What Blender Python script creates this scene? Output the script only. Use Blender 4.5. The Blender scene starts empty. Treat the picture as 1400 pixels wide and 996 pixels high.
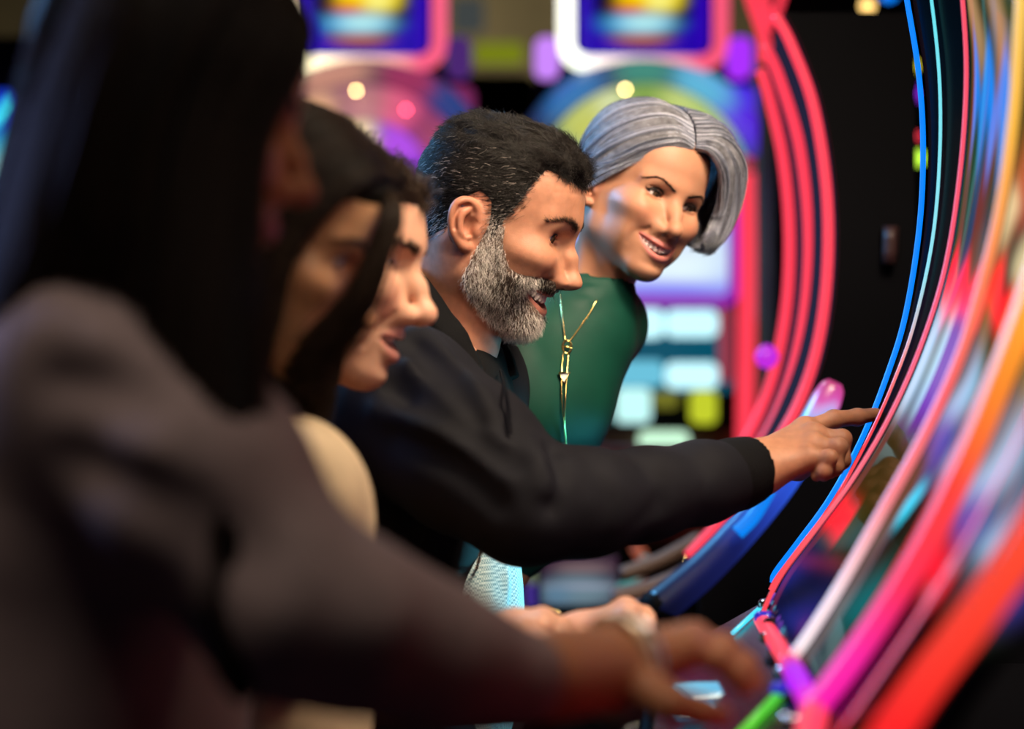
import bpy, math, random
import numpy as np
from mathutils import Matrix, Vector

scene = bpy.context.scene
COL = scene.collection
# ------------------------------------------------------------------ camera
FPX = 85.0 / 36.0 * 1400.0
CAMZ = 1.15
cam_data = bpy.data.cameras.new('camera')
cam = bpy.data.objects.new('camera', cam_data)
COL.objects.link(cam)
cam.location = (0, 0, CAMZ)
cam.rotation_euler = (math.pi / 2, 0, 0)
cam_data.lens = 85
cam_data.sensor_width = 36
cam_data.clip_start = 0.05
cam_data.dof.use_dof = True
cam_data.dof.focus_distance = 2.73
cam_data.dof.aperture_fstop = 2.35
scene.camera = cam
scene.view_settings.view_transform = 'Standard'
scene.view_settings.look = 'None'
scene.view_settings.gamma = 1
scene.view_settings.exposure = 0.0
scene.view_settings.use_curve_mapping = False
try:
    scene.cycles.sample_clamp_indirect = 4.0
    scene.cycles.max_bounces = 6
    scene.cycles.caustics_reflective = False
    scene.cycles.caustics_refractive = False
except Exception:
    pass
world = bpy.data.worlds.new('hall_ambient'); scene.world = world; world.use_nodes = True
world.node_tree.nodes['Background'].inputs['Color'].default_value = (.30, .26, .34, 1)
world.node_tree.nodes['Background'].inputs['Strength'].default_value = .03
def lamp(name, loc, aim, energy, size, color, spread=180):
    l = bpy.data.lights.new(name, 'AREA'); l.energy = energy; l.size = size; l.color = color; l.spread = math.radians(spread)
    o = bpy.data.objects.new(name, l); COL.objects.link(o); o.location = loc
    o.rotation_euler = (Vector(aim) - Vector(loc)).to_track_quat('-Z', 'Y').to_euler(); return o
lamp('added_key_light', (.68, 1.85, 2.55), (.06, 2.70, 1.28), 15, .45, (1., .80, .58), 75)  # added warm key, stands in for screen light on the faces
lamp('front_fill_light', (1.0, .1, 2.7), (.14, 2.9, 1.28), 2.4, .5, (1., .80, .62), 40)  # added warm fill from camera right, narrowed onto the faces
lamp('blue_rim_light', (-2.0, 4.0, 2.5), (.10, 3.0, 1.35), 26, .45, (.13, .50, 1.), 90)  # added blue rim lamp, in place of light from machines at back left
lamp('ceiling_light_back', (-.9, 5.2, 3.6), (-.1, 2.6, 1.3), 12, .5, (.75, .85, 1.), 100)
lamp('cyan_fill_light', (.42, 3.02, .93), (-.05, 2.72, .93), .75, .10, (.08, .75, 1.), 50)  # added cyan lamp tinting the shirt, in place of screen light
lamp('back_wall_fill', (0, 11.0, 3.8), (0, 13, 1.8), 60, 1.5, (1., .85, .55), 160)  # added lamp to lift the back wall out of black
lamp('foreground_fill', (-.7, .9, 3.6), (-.2, 1.8, 1.0), 15, 1.2, (1., .80, .68), 120)  # added soft overhead fill for the foreground woman
lamp('violet_fill_light', (-2.1, 2.3, 2.4), (-.25, 1.65, 1.2), 6, .5, (.35, .45, 1.), 60)  # second added blue lamp, tints the foreground shoulder


def W(px, py, Y):
    """a point of the place: seen at pixel px,py and standing Y metres ahead"""
    return np.array(((px - 700.0) / FPX * Y, Y, CAMZ - (py - 498.0) / FPX * Y))

# ------------------------------------------------------------------ materials
MATS = {}
def mat(name, color=(.5, .5, .5), rough=.5, metal=0., spec=.5, emit=None, estr=0., sss=0., coat=0., sheen=0., attr=None,
        noise=None, bump=None, trans=0., alpha=1., sssr=(.01, .004, .002)):
    """procedural principled material; noise=(scale, amount) colour grain, bump=(scale, strength)"""
    if name in MATS: return MATS[name]
    m = bpy.data.materials.new(name); m.use_nodes = True
    nt = m.node_tree; b = nt.nodes['Principled BSDF']
    c = (*color[:3], 1)
    b.inputs['Base Color'].default_value = c
    b.inputs['Roughness'].default_value = rough
    b.inputs['Metallic'].default_value = metal
    b.inputs['Specular IOR Level'].default_value = spec
    if emit is not None:
        b.inputs['Emission Color'].default_value = (*emit[:3], 1)
        b.inputs['Emission Strength'].default_value = estr
    if sss:
        b.inputs['Subsurface Weight'].default_value = sss
        b.inputs['Subsurface Radius'].default_value = sssr
        b.inputs['Subsurface Scale'].default_value = 1.0
    if coat: b.inputs['Coat Weight'].default_value = coat; b.inputs['Coat Roughness'].default_value = .05
    if sheen: b.inputs['Sheen Weight'].default_value = sheen
    if trans: b.inputs['Transmission Weight'].default_value = trans
    if alpha < 1: b.inputs['Alpha'].default_value = alpha
    src = None
    if attr:
        a = nt.nodes.new('ShaderNodeAttribute'); a.attribute_name = attr
        src = a.outputs['Color']
    if noise:
        t = nt.nodes.new('ShaderNodeTexCoord'); n = nt.nodes.new('ShaderNodeTexNoise')
        n.inputs['Scale'].default_value = noise[0]; n.inputs['Detail'].default_value = 4
        nt.links.new(t.outputs['Object'], n.inputs['Vector'])
        mp = nt.nodes.new('ShaderNodeMapRange')
        mp.inputs['From Min'].default_value = .3; mp.inputs['From Max'].default_value = .7
        mp.inputs['To Min'].default_value = 1 - noise[1]; mp.inputs['To Max'].default_value = 1 + noise[1]
        nt.links.new(n.outputs['Fac'], mp.inputs['Value'])
        mx = nt.nodes.new('ShaderNodeVectorMath'); mx.operation = 'SCALE'
        if src is not None: nt.links.new(src, mx.inputs[0])
        else: mx.inputs[0].default_value = color[:3]
        nt.links.new(mp.outputs['Result'], mx.inputs['Scale'])
        src = mx.outputs['Vector']
    if src is not None: nt.links.new(src, b.inputs['Base Color'])
    if bump:
        t = nt.nodes.new('ShaderNodeTexCoord'); n = nt.nodes.new('ShaderNodeTexNoise')
        n.inputs['Scale'].default_value = bump[0]; n.inputs['Detail'].default_value = 3
        nt.links.new(t.outputs['Object'], n.inputs['Vector'])
        bp = nt.nodes.new('ShaderNodeBump'); bp.inputs['Strength'].default_value = bump[1]
        bp.inputs['Distance'].default_value = .001
        nt.links.new(n.outputs['Fac'], bp.inputs['Height'])
        nt.links.new(bp.outputs['Normal'], b.inputs['Normal'])
    MATS[name] = m
    return m

# ------------------------------------------------------------------ mesh helpers
def mesh_obj(name, verts, faces, material=None, parent=None, smooth=True, colors=None):
    me = bpy.data.meshes.new(name)
    verts = np.asarray(verts, dtype=np.float32).reshape(-1, 3)
    if isinstance(faces, np.ndarray):
        n, k = faces.shape
        me.vertices.add(len(verts)); me.vertices.foreach_set('co', verts.ravel())
        me.loops.add(n * k); me.loops.foreach_set('vertex_index', faces.astype(np.int32).ravel())
        me.polygons.add(n)
        me.polygons.foreach_set('loop_start', np.arange(0, n * k, k, dtype=np.int32))
        me.update(calc_edges=True)
    else:
        me.from_pydata([tuple(v) for v in verts], [], faces)
    if colors is not None:
        ca = me.color_attributes.new('Col', 'FLOAT_COLOR', 'POINT')
        c = np.ones((len(verts), 4), np.float32); c[:, :3] = colors
        ca.data.foreach_set('color', c.ravel())
    me.validate(clean_customdata=False)
    if smooth: me.shade_smooth()
    if material is not None: me.materials.append(material)
    o = bpy.data.objects.new(name, me)
    COL.objects.link(o)
    if parent is not None: o.parent = parent
    return o

def tag(o, label=None, cat=None, group=None, kind=None):
    if label: o['label'] = label
    if cat: o['category'] = cat
    if group: o['group'] = group
    if kind: o['kind'] = kind
    return o

def empty(name, loc, label=None, cat=None, group=None):
    o = bpy.data.objects.new(name, None); COL.objects.link(o)
    o.location = tuple(loc); o.empty_display_size = .05
    return tag(o, label, cat, group)

class MB:
    """collects simple shapes into one mesh"""
    def __init__(s): s.v = []; s.f = []; s.n = 0
    def add(s, v, f):
        s.v.append(np.asarray(v, float).reshape(-1, 3)); s.f += [tuple(int(i) + s.n for i in q) for q in f]; s.n += len(s.v[-1])
        return s
    def box(s, c, size, rot=None, bev=0.0):
        hx, hy, hz = np.asarray(size, float) / 2
        if bev <= 0:
            v = np.array([[sx * hx, sy * hy, sz * hz] for sx in (-1, 1) for sy in (-1, 1) for sz in (-1, 1)])
            f = [(0, 1, 3, 2), (4, 6, 7, 5), (0, 4, 5, 1), (2, 3, 7, 6), (0, 2, 6, 4), (1, 5, 7, 3)]
        else:
            b = min(bev, hx * .99, hy * .99, hz * .99); v = []; f = []
            for sx in (-1, 1):
                for sy in (-1, 1):
                    for sz in (-1, 1):
                        v += [(sx * hx, sy * (hy - b), sz * (hz - b)), (sx * (hx - b), sy * hy, sz * (hz - b)), (sx * (hx - b), sy * (hy - b), sz * hz)]
            I = lambda x, y, z, k: ((x * 2 + y) * 2 + z) * 3 + k
            f += [(I(x, 0, 0, 0), I(x, 1, 0, 0), I(x, 1, 1, 0), I(x, 0, 1, 0)) for x in (0, 1)]
            f += [(I(0, y, 0, 1), I(1, y, 0, 1), I(1, y, 1, 1), I(0, y, 1, 1)) for y in (0, 1)]
            f += [(I(0, 0, z, 2), I(1, 0, z, 2), I(1, 1, z, 2), I(0, 1, z, 2)) for z in (0, 1)]
            for a in (0, 1):
                for c2 in (0, 1):
                    f += [(I(a, c2, 0, 0), I(a, c2, 1, 0), I(a, c2, 1, 1), I(a, c2, 0, 1)),
                          (I(a, 0, c2, 0), I(a, 1, c2, 0), I(a, 1, c2, 2), I(a, 0, c2, 2)),
                          (I(0, a, c2, 1), I(1, a, c2, 1), I(1, a, c2, 2), I(0, a, c2, 2))]
            for x in (0, 1):
                for y in (0, 1):
                    for z in (0, 1): f.append((I(x, y, z, 0), I(x, y, z, 1), I(x, y, z, 2)))
            v = np.array(v)
        if rot is not None: v = v @ np.asarray(rot).T
        return s.add(v + np.asarray(c), f)
    def tube(s, pts, r, n=8, cap=True, flat=None):
        v, f = tube_geo(pts, r, n, cap, flat)
        return s.add(v, f)
    def lathe(s, prof, c, n=24, axis='z'):
        v = []; f = []
        for (r, h) in prof:
            for k in range(n):
                a = 2 * math.pi * k / n
                p = (r * math.cos(a), r * math.sin(a), h)
                if axis == 'x': p = (p[2], p[0], p[1])
                if axis == 'y': p = (p[0], p[2], p[1])
                v.append(p)
        for i in range(len(prof) - 1):
            for k in range(n):
                f.append((i * n + k, i * n + (k + 1) % n, (i + 1) * n + (k + 1) % n, (i + 1) * n + k))
        f.append(tuple(range(n))[::-1]); f.append(tuple((len(prof) - 1) * n + k for k in range(n)))
        return s.add(np.array(v) + np.asarray(c), f)
    def prism(s, poly, d0, d1):
        """poly: list of xz points, extruded in y from d0 to d1"""
        n = len(poly)
        v = [(p[0], d0, p[1]) for p in poly] + [(p[0], d1, p[1]) for p in poly]
        f = [tuple(range(n)), tuple(range(2 * n - 1, n - 1, -1))]
        f += [(k, (k + 1) % n, n + (k + 1) % n, n + k) for k in range(n)]
        return s.add(v, f)
    def build(s, name, material, parent=None, smooth=False):
        o = mesh_obj(name, np.concatenate(s.v), s.f, material, None, smooth)
        if parent is not None: put_under(o, parent)
        return o

def put_under(o, parent):
    """parent keeping world coordinates (parents only translate)"""
    o.parent = parent
    off = np.zeros(3); p = parent
    while p is not None:
        off += np.array(p.location); p = p.parent
    o.location = tuple(np.array(o.location) - off)
    return o

def tube_geo(pts, r, n=8, cap=True, flat=None):
    P = np.asarray(pts, float); m = len(P)
    r = np.broadcast_to(np.asarray(r, float), (m,))
    T = np.gradient(P, axis=0); T /= np.linalg.norm(T, axis=1)[:, None] + 1e-12
    up = np.array((0, 1., 0)) if abs(T[0][1]) < .9 else np.array((1., 0, 0))
    v = []; f = []
    for i in range(m):
        a = up - T[i] * up.dot(T[i]); a /= np.linalg.norm(a) + 1e-12
        up = a; b = np.cross(T[i], a)
        fy, fz = (1, 1) if flat is None else flat
        for k in range(n):
            t = 2 * math.pi * k / n
            v.append(P[i] + r[i] * (math.cos(t) * a * fy + math.sin(t) * b * fz))
    for i in range(m - 1):
        for k in range(n):
            f.append((i * n + k, i * n + (k + 1) % n, (i + 1) * n + (k + 1) % n, (i + 1) * n + k))
    if cap:
        f.append(tuple(range(n))[::-1]); f.append(tuple((m - 1) * n + k for k in range(n)))
    return np.array(v), f

def cr(pts, n=40):
    """smooth curve (Catmull-Rom) through points"""
    P = np.asarray(pts, float)
    P = np.vstack([2 * P[0] - P[1], P, 2 * P[-1] - P[-2]])
    m = len(P) - 3; out = []
    for t in np.linspace(0, m - 1e-9, n):
        i = int(t); u = t - i
        a, b, c, d = P[i], P[i + 1], P[i + 2], P[i + 3]
        out.append(.5 * (2 * b + (c - a) * u + (2 * a - 5 * b + 4 * c - d) * u * u + (3 * b - a - 3 * c + d) * u ** 3))
    return np.array(out)

# ------------------------------------------------------------------ clay: signed distance modelling
class Clay:
    def __init__(s, lo, hi, h):
        s.lo = np.array(lo, np.float32); s.h = h
        s.n = np.ceil((np.array(hi) - s.lo) / h).astype(int) + 1
        s.ax = [(s.lo[i] + h * np.arange(s.n[i])).astype(np.float32) for i in range(3)]
        s.d = np.full(tuple(s.n), .05, np.float32)
    def sl(s, lo, hi):
        a = np.clip(np.floor((np.array(lo) - s.lo) / s.h).astype(int), 0, s.n)
        b = np.clip(np.ceil((np.array(hi) - s.lo) / s.h).astype(int) + 1, 0, s.n)
        S = tuple(slice(a[i], b[i]) for i in range(3))
        X = s.ax[0][S[0]][:, None, None]; Y = s.ax[1][S[1]][None, :, None]; Z = s.ax[2][S[2]][None, None, :]
        return S, X, Y, Z
    def put(s, fn, lo, hi, k=.01, op='add'):
        m = k + .012 + 2 * s.h
        S, X, Y, Z = s.sl(np.array(lo) - m, np.array(hi) + m)
        if 0 in s.d[S].shape: return
        b = fn(X, Y, Z).astype(np.float32); a = s.d[S]
        k = max(k, 1e-5)
        if op == 'add':
            hh = np.maximum(k - np.abs(a - b), 0) / k
            s.d[S] = np.minimum(a, b) - hh * hh * k * .25
        else:
            b = -b; hh = np.maximum(k - np.abs(a - b), 0) / k
            s.d[S] = np.maximum(a, b) + hh * hh * k * .25
    def ell(s, c, r, k=.01, rot=None, op='add', mir=False):
        c = np.array(c, float); r = np.array(r, float)
        R = None if rot is None else np.asarray(rot, float)
        def fn(X, Y, Z):
            x, y, z = X - c[0], Y - c[1], Z - c[2]
            if R is not None:
                x, y, z = (R[0, 0] * x + R[1, 0] * y + R[2, 0] * z, R[0, 1] * x + R[1, 1] * y + R[2, 1] * z, R[0, 2] * x + R[1, 2] * y + R[2, 2] * z)
            x, y, z = x / r[0], y / r[1], z / r[2]
            k0 = np.sqrt(x * x + y * y + z * z) + 1e-6
            k1 = np.sqrt((x / r[0]) ** 2 + (y / r[1]) ** 2 + (z / r[2]) ** 2) + 1e-6
            return k0 * (k0 - 1) / k1
        e = r if R is None else np.full(3, r.max())
        s.put(fn, c - e, c + e, k, op)
        if mir:
            M = np.diag([1, -1, 1.])
            s.ell(c * [1, -1, 1], r, k, None if R is None else M @ R @ M, op)
    def cone(s, a, b, ra, rb, k=.01, op='add', mir=False):
        a = np.array(a, float); b = np.array(b, float)
        ab = b - a; L2 = ab.dot(ab) + 1e-12
        def fn(X, Y, Z):
            x, y, z = X - a[0], Y - a[1], Z - a[2]
            t = np.clip((x * ab[0] + y * ab[1] + z * ab[2]) / L2, 0, 1)
            return np.sqrt((x - t * ab[0]) ** 2 + (y - t * ab[1]) ** 2 + (z - t * ab[2]) ** 2) - (ra + (rb - ra) * t)
        R = max(ra, rb)
        s.put(fn, np.minimum(a, b) - R, np.maximum(a, b) + R, k, op)
        if mir: s.cone(a * [1, -1, 1], b * [1, -1, 1], ra, rb, k, op)
    def chain(s, pts, rs, k=.01, op='add', mir=False):
        rs = np.broadcast_to(np.asarray(rs, float), (len(pts),))
        for i in range(len(pts) - 1): s.cone(pts[i], pts[i + 1], rs[i], rs[i + 1], k, op, mir)
    def bump(s, c, r, amp, mir=False, rot=None):
        """gaussian swell (amp>0) or dent (amp<0)"""
        c = np.array(c, float); r = np.broadcast_to(np.array(r, float), (3,))
        R = np.eye(3) if rot is None else np.asarray(rot, float)
        e = np.full(3, r.max() * 2.6)
        S, X, Y, Z = s.sl(c - e, c + e)
        if 0 not in s.d[S].shape:
            x, y, z = X - c[0], Y - c[1], Z - c[2]
            x, y, z = (R[0, 0] * x + R[1, 0] * y + R[2, 0] * z, R[0, 1] * x + R[1, 1] * y + R[2, 1] * z, R[0, 2] * x + R[1, 2] * y + R[2, 2] * z)
            s.d[S] -= (amp * np.exp(-.5 * ((x / r[0]) ** 2 + (y / r[1]) ** 2 + (z / r[2]) ** 2))).astype(np.float32)
        if mir:
            M = np.diag([1, -1, 1.]); s.bump(c * [1, -1, 1], r, amp, False, M @ R @ M)
    def crease(s, pts, r, amp):
        """gaussian groove (amp<0) or ridge along a polyline"""
        P = np.asarray(pts, float)
        S, X, Y, Z = s.sl(P.min(0) - 3 * r, P.max(0) + 3 * r)
        if 0 in s.d[S].shape: return
        dm = None
        for i in range(len(P) - 1):
            a, ab = P[i], P[i + 1] - P[i]; L2 = ab.dot(ab) + 1e-12
            x, y, z = X - a[0], Y - a[1], Z - a[2]
            t = np.clip((x * ab[0] + y * ab[1] + z * ab[2]) / L2, 0, 1)
            q = (x - t * ab[0]) ** 2 + (y - t * ab[1]) ** 2 + (z - t * ab[2]) ** 2
            dm = q if dm is None else np.minimum(dm, q)
        s.d[S] -= (amp * np.exp(-.5 * dm / r ** 2)).astype(np.float32)
    def mesh(s):
        d = s.d; n = d.shape
        ins = d < 0
        # cells with a sign change
        c = [ins[i:n[0] - 1 + i, j:n[1] - 1 + j, k:n[2] - 1 + k] for i in (0, 1) for j in (0, 1) for k in (0, 1)]
        sm = np.zeros(c[0].shape, np.int8)
        for q in c: sm += q
        act = (sm > 0) & (sm < 8)
        idx = np.argwhere(act)
        ids = np.full(act.shape, -1, np.int64); ids[act] = np.arange(len(idx))
        acc = np.zeros((len(idx), 3)); cnt = np.zeros(len(idx))
        C = [(i, j, k) for i in (0, 1) for j in (0, 1) for k in (0, 1)]
        I = [tuple((idx + np.array(q)).T) for q in C]
        V = [d[q] for q in I]
        for p in range(8):
            for q in range(p + 1, 8):
                if sum(abs(C[p][t] - C[q][t]) for t in range(3)) != 1: continue
                m = (V[p] < 0) != (V[q] < 0)
                t = V[p][m] / (V[p][m] - V[q][m])
                acc[m] += np.array(C[p]) + t[:, None] * (np.array(C[q]) - np.array(C[p])); cnt[m] += 1
        v = s.lo + s.h * (idx + acc / cnt[:, None])
        F = []
        for ax in range(3):
            a1, a2 = (ax + 1) % 3, (ax + 2) % 3
            sl0 = [slice(1, -1)] * 3; sl0[ax] = slice(0, n[ax] - 1)
            sl1 = [slice(1, -1)] * 3; sl1[ax] = slice(1, n[ax])
            A = ins[tuple(sl0)]; B = ins[tuple(sl1)]
            for flip, msk in ((False, A & ~B), (True, ~A & B)):
                e = np.argwhere(msk)
                if not len(e): continue
                base = e + 1; base[:, ax] -= 1
                def cell(o1, o2):
                    q = base.copy(); q[:, a1] -= o1; q[:, a2] -= o2
                    return ids[tuple(q.T)]
                quad = np.stack([cell(1, 1), cell(0, 1), cell(0, 0), cell(1, 0)], 1)
                F.append(quad[:, ::-1] if flip else quad)
        F = np.concatenate(F); F = F[(F >= 0).all(1)]
        return v.astype(np.float32), F

def relax(v, F, it=2, w=.5):
    """light smoothing that keeps volume (two-way)"""
    e = np.concatenate([F[:, [0, 1]], F[:, [1, 2]], F[:, [2, 3]], F[:, [3, 0]]]) if F.shape[1] == 4 else np.concatenate([F[:, [0, 1]], F[:, [1, 2]], F[:, [2, 0]]])
    e = np.concatenate([e, e[:, ::-1]])
    n = len(v); cnt = np.bincount(e[:, 0], minlength=n)[:, None] + 1e-9
    v = v.astype(np.float64)
    for i in range(it):
        for ww in (w, -w * 1.04):
            a = np.stack([np.bincount(e[:, 0], weights=v[e[:, 1], k], minlength=n) for k in range(3)], 1) / cnt
            v = v + ww * (a - v)
    return v

def rotz(a): c, s = math.cos(a), math.sin(a); return np.array([[c, -s, 0], [s, c, 0], [0, 0, 1.]])
def roty(a): c, s = math.cos(a), math.sin(a); return np.array([[c, 0, s], [0, 1, 0], [-s, 0, c]])
def rotx(a): c, s = math.cos(a), math.sin(a); return np.array([[1, 0, 0], [0, c, -s], [0, s, c]])
D = math.radians

# ------------------------------------------------------------------ heads
# local frame: x forward (nose), y to the person's left, z up; origin between the ear canals at eye level
HEAD_DEF = dict(fem=0., h=.0014, lo=(-.125, -.10, -.20), mouth_w=.027, mouth_z=-.0745, smile=.006, gap=.009, lip=1.0,
                squint=.0042, nose=1.0, nose_w=1.0, wing=1.0, neck=(-.055, 0, -.24), neck_r=.058, cheek=.004, jaw=1.0, chin=1.0, brow=1.0,
                skin=(.55, .30, .2), lipcol=(.5, .2, .16), ear=True, xs0=.0958, zl=1.0, back=0., skull=0., eye_dn=0., teeth_h=0., teeth_x=0., teeth_n=5, lid=0., nose_len=0., bridge=0.)

def warp_face(v, p):
    v = np.array(v, float)
    def ss(a, b, x):
        t = np.clip((x - a) / (b - a), 0, 1); return t * t * (3 - 2 * t)
    v[:, 0] -= p['back'] * ss(-.048, -.065, v[:, 2]) * ss(.01, .07, v[:, 0]) * ss(-.16, -.12, v[:, 2])
    v[:, 2] -= p['eye_dn'] * np.exp(-(v[:, 2] / .034) ** 2) * ss(.01, .05, v[:, 0])
    v[:, 2] *= np.where(v[:, 2] < 0, p['zl'], 1.)
    return v

def mouth_curves(p):
    w = p['mouth_w']; z0 = p['mouth_z']
    def zmid(y): return z0 + p['smile'] * (y / w) ** 2
    def gap(y): return p['gap'] * np.clip(1 - (y / w) ** 2, 0, 1) ** .75
    zU = lambda y: zmid(y) + gap(y) * .42
    zL = lambda y: zmid(y) - gap(y) * .58
    xs = lambda y: p['xs0'] - .0185 * (np.abs(y) / .027) ** 2 * .93
    return zU, zL, xs

def ear_points(side):
    A = D(22)
    def T(u, v, o=0.):
        u, v = u * .88, v * .88
        x = -.012 + u * math.cos(A) * 1.0 + v * -.16
        return np.array((x, side * (.0755 + o + max(0, -(u - .008)) * math.sin(A) * 1.2), -.017 + v))
    return T

def clay_head(**kw):
    p = dict(HEAD_DEF); p.update(kw)
    fem = p['fem']; m = 1 - fem
    lo = p['lo']
    g = Clay(lo, (.14, .10, .135), p['h'])
    jw = p['jaw']
    # skull and face masses
    g.ell((-.009, 0, .031 + p['skull'] * .5), (.094, .0755, .081 + p['skull'] * .5), .01)
    g.ell((.030, 0, .040 + p['skull'] * .5), (.060, .0635, .062 + p['skull'] * .5), .03)
    g.ell((.040, 0, -.030), (.047, .057 - .003 * fem, .070), .03)
    g.cone((.000, .050 * jw, -.066), (.066, .014, -.101), .019, .0165, .03, mir=True)
    g.cone((.000, .053 * jw, -.066), (-.004, .058, -.02), .017, .018, .03, mir=True)
    g.ell((.071 + .004 * p['chin'], 0, -.101 - .002 * m), (.0185, .021 - .003 * fem, .0165), .018)
    # neck
    nb = np.array(p['neck'], float); nr = p['neck_r']
    g.cone((-.028, 0, -.045), nb, nr * .92, nr, .035)
    g.cone((.012, 0, -.085), nb + [.02, 0, -.01], .030, nr * .7, .035)
    g.cone((-.028, .050, -.045), nb + [.045, .022, 0], .013, .012, .02, mir=True)
    if fem < .5: g.bump(np.array((.036, 0, -.125)) * .75 + (nb + [.06, 0, 0]) * .25, .010, .004)
    # cheekbones, brow ridge, temples
    g.ell((.054, .045, -.026), (.030, .022, .019), .024, mir=True)
    g.bump((.045, .066, .030), (.022, .014, .022), -.0035, mir=True)
    b = p['brow']
    g.cone((.0815, .010, .017), (.066, .045, .017), .0105 + .002 * m * b, .0075, .016, mir=True)
    g.ell((.042, .036, -.062), (.026, .020, .026), .022, mir=True)
    # eye sockets
    g.ell((.097, .0315, -.0015), (.020, .019, .0115), .014, op='sub', mir=True)
    # nose
    nl = p['nose_len']; N = p['nose']; tip = np.array((.1125 + .003 * (N - 1) * 8, 0, -.0405 - nl))
    bz = .001; bx = .0835 + p['bridge']
    g.cone((bx, 0, bz), (bx * .45 + tip[0] * .55, 0, -.019), .0075, .0082, .014)
    g.cone((bx * .45 + tip[0] * .55, 0, -.019), tip, .0082, .0098 - .001 * fem, .010)
    g.ell(tip + (-.0005, 0, -.0005), np.array((.0112, .0110, .0100)) * (1 - .06 * fem), .008)
    nw = p['nose_w']
    g.ell(tip + (-.0155, .0128 * nw, -.0050), np.array((.0118, .0078, .0082)) * p['wing'], .006, mir=True)
    g.cone(tip + (-.004, 0, -.0095), tip + (-.016, 0, -.0125), .0045, .005, .006)
    g.ell(tip + (-.0085, .0068 * nw, -.0138), np.array((.0070, .0034, .0058)) * p['wing'], .003, rot=rotz(D(-18)), op='sub', mir=True)
    g.bump(tip + (-.016, .0215 * nw, -.004), (.006, .0035, .006), -.0010, mir=True)
    g.ell((.079, .0165, -.043), (.0165, .0115, .017), .012, mir=True)
    # muzzle
    zU, zL, xs = mouth_curves(p)
    g.ell((.0745, 0, p['mouth_z'] + .001), (.0205, .029, .024), .016)
    g.bump((.101, 0, -.060 - nl * .5), (.010, .0022, .006), -.0016)
    # cheeks lifted by the smile, smile folds
    g.bump((.076, .035, -.036), (.015, .014, .012), p['cheek'], mir=True)
    w = p['mouth_w']
    if p['smile'] > .001:
        for s in (1, -1):
            g.crease([(.088, s * .0245, -.045), (.086, s * .0285, -.053), (.080, s * (w + .0095), -.064), (.074, s * (w + .0105), -.080)], .0028, -.0026)
        g.bump((.072, w + .017, -.066), (.012, .009, .014), .0035, mir=True)
    # lips
    ys = np.linspace(-w, w, 17)
    q = 1 - .72 * (np.abs(ys) / w) ** 2.2
    up = np.stack([xs(ys) - .0002, ys, zU(ys) + .0034 * q * p['lip']], 1)
    dn = np.stack([xs(ys) - .0012, ys, zL(ys) - .0046 * q * p['lip']], 1)
    g.chain(up, .0042 * q * p['lip'] + .0006, .005)
    g.chain(dn, .0052 * q * p['lip'] + .0006, .005)
    g.bump((.091, 0, zL(0) - .0165), (.008, .014, .0045), -.0028)
    # mouth opening
    if p['gap'] > .001:
        def mouth(X, Y, Z):
            yy = np.clip(Y, -w, w)
            zc = (zU(yy) + zL(yy)) / 2; hh = (zU(yy) - zL(yy)) / 2
            d = np.abs(Z - zc) - hh
            d = np.maximum(d, .060 - X)
            return np.maximum(d, np.abs(Y) - w)
        g.put(mouth, (.055, -w, p['mouth_z'] - .02), (.12, w, p['mouth_z'] + .02), .0022, 'sub')
    # lids around the eyeball
    for s in (1, -1):
        c = np.array((.0665, s * .0315, -.0005))
        g.ell(c, (.0145, .0155, .0140), .004)
        sq = p['squint']
        def slit(X, Y, Z, c=c, s=s):
            y = (Y - c[1] - s * .001); z = Z - c[2] - p['lid'] - (.0012 * (s * y / .014)) + .0
            top = sq * 1.1 * (1 - np.clip(np.abs(y) / .0142, 0, 1) ** 2.0)
            bot = sq * .85 * (1 - np.clip(np.abs(y) / .0142, 0, 1) ** 2.4)
            d = np.maximum(z - top, -z - bot)
            return np.maximum(np.maximum(d, np.abs(y) - .0142), c[0] + .003 - X)
        g.put(slit, c - (-.003, .0142, .007), c + (.03, .0142, .007), .0008, 'sub')
        lidc = [(c[0] + math.cos(a) * .0142, c[1] + s * math.sin(a) * .0150, c[2] + .0066 + .0012 * math.cos(a)) for a in np.linspace(-.75, .95, 9)]
        g.crease(lidc, .0011, -.0011)
        bag = [(c[0] + math.cos(a) * .0150, c[1] + s * math.sin(a) * .0160, c[2] - .0072) for a in np.linspace(-.7, .8, 9)]
        g.crease(bag, .0016, -.0010 - .0004 * (p['smile'] > .001))
        if p.get('crow'):
            for t in (-.4, .1, .6):
                a = np.array((.060, s * .0475, -.001)); g.crease([a, a + np.array((-.014, s * .006, .010 * t))], .0011, -.0008)
    for z in p.get('wrinkles', ()):
        for s in (1, -1):
            g.crease([(.0905, 0, z), (.084, s * .03, z + .003), (.066, s * .052, z - .002)], .0018, -.0006)
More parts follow.
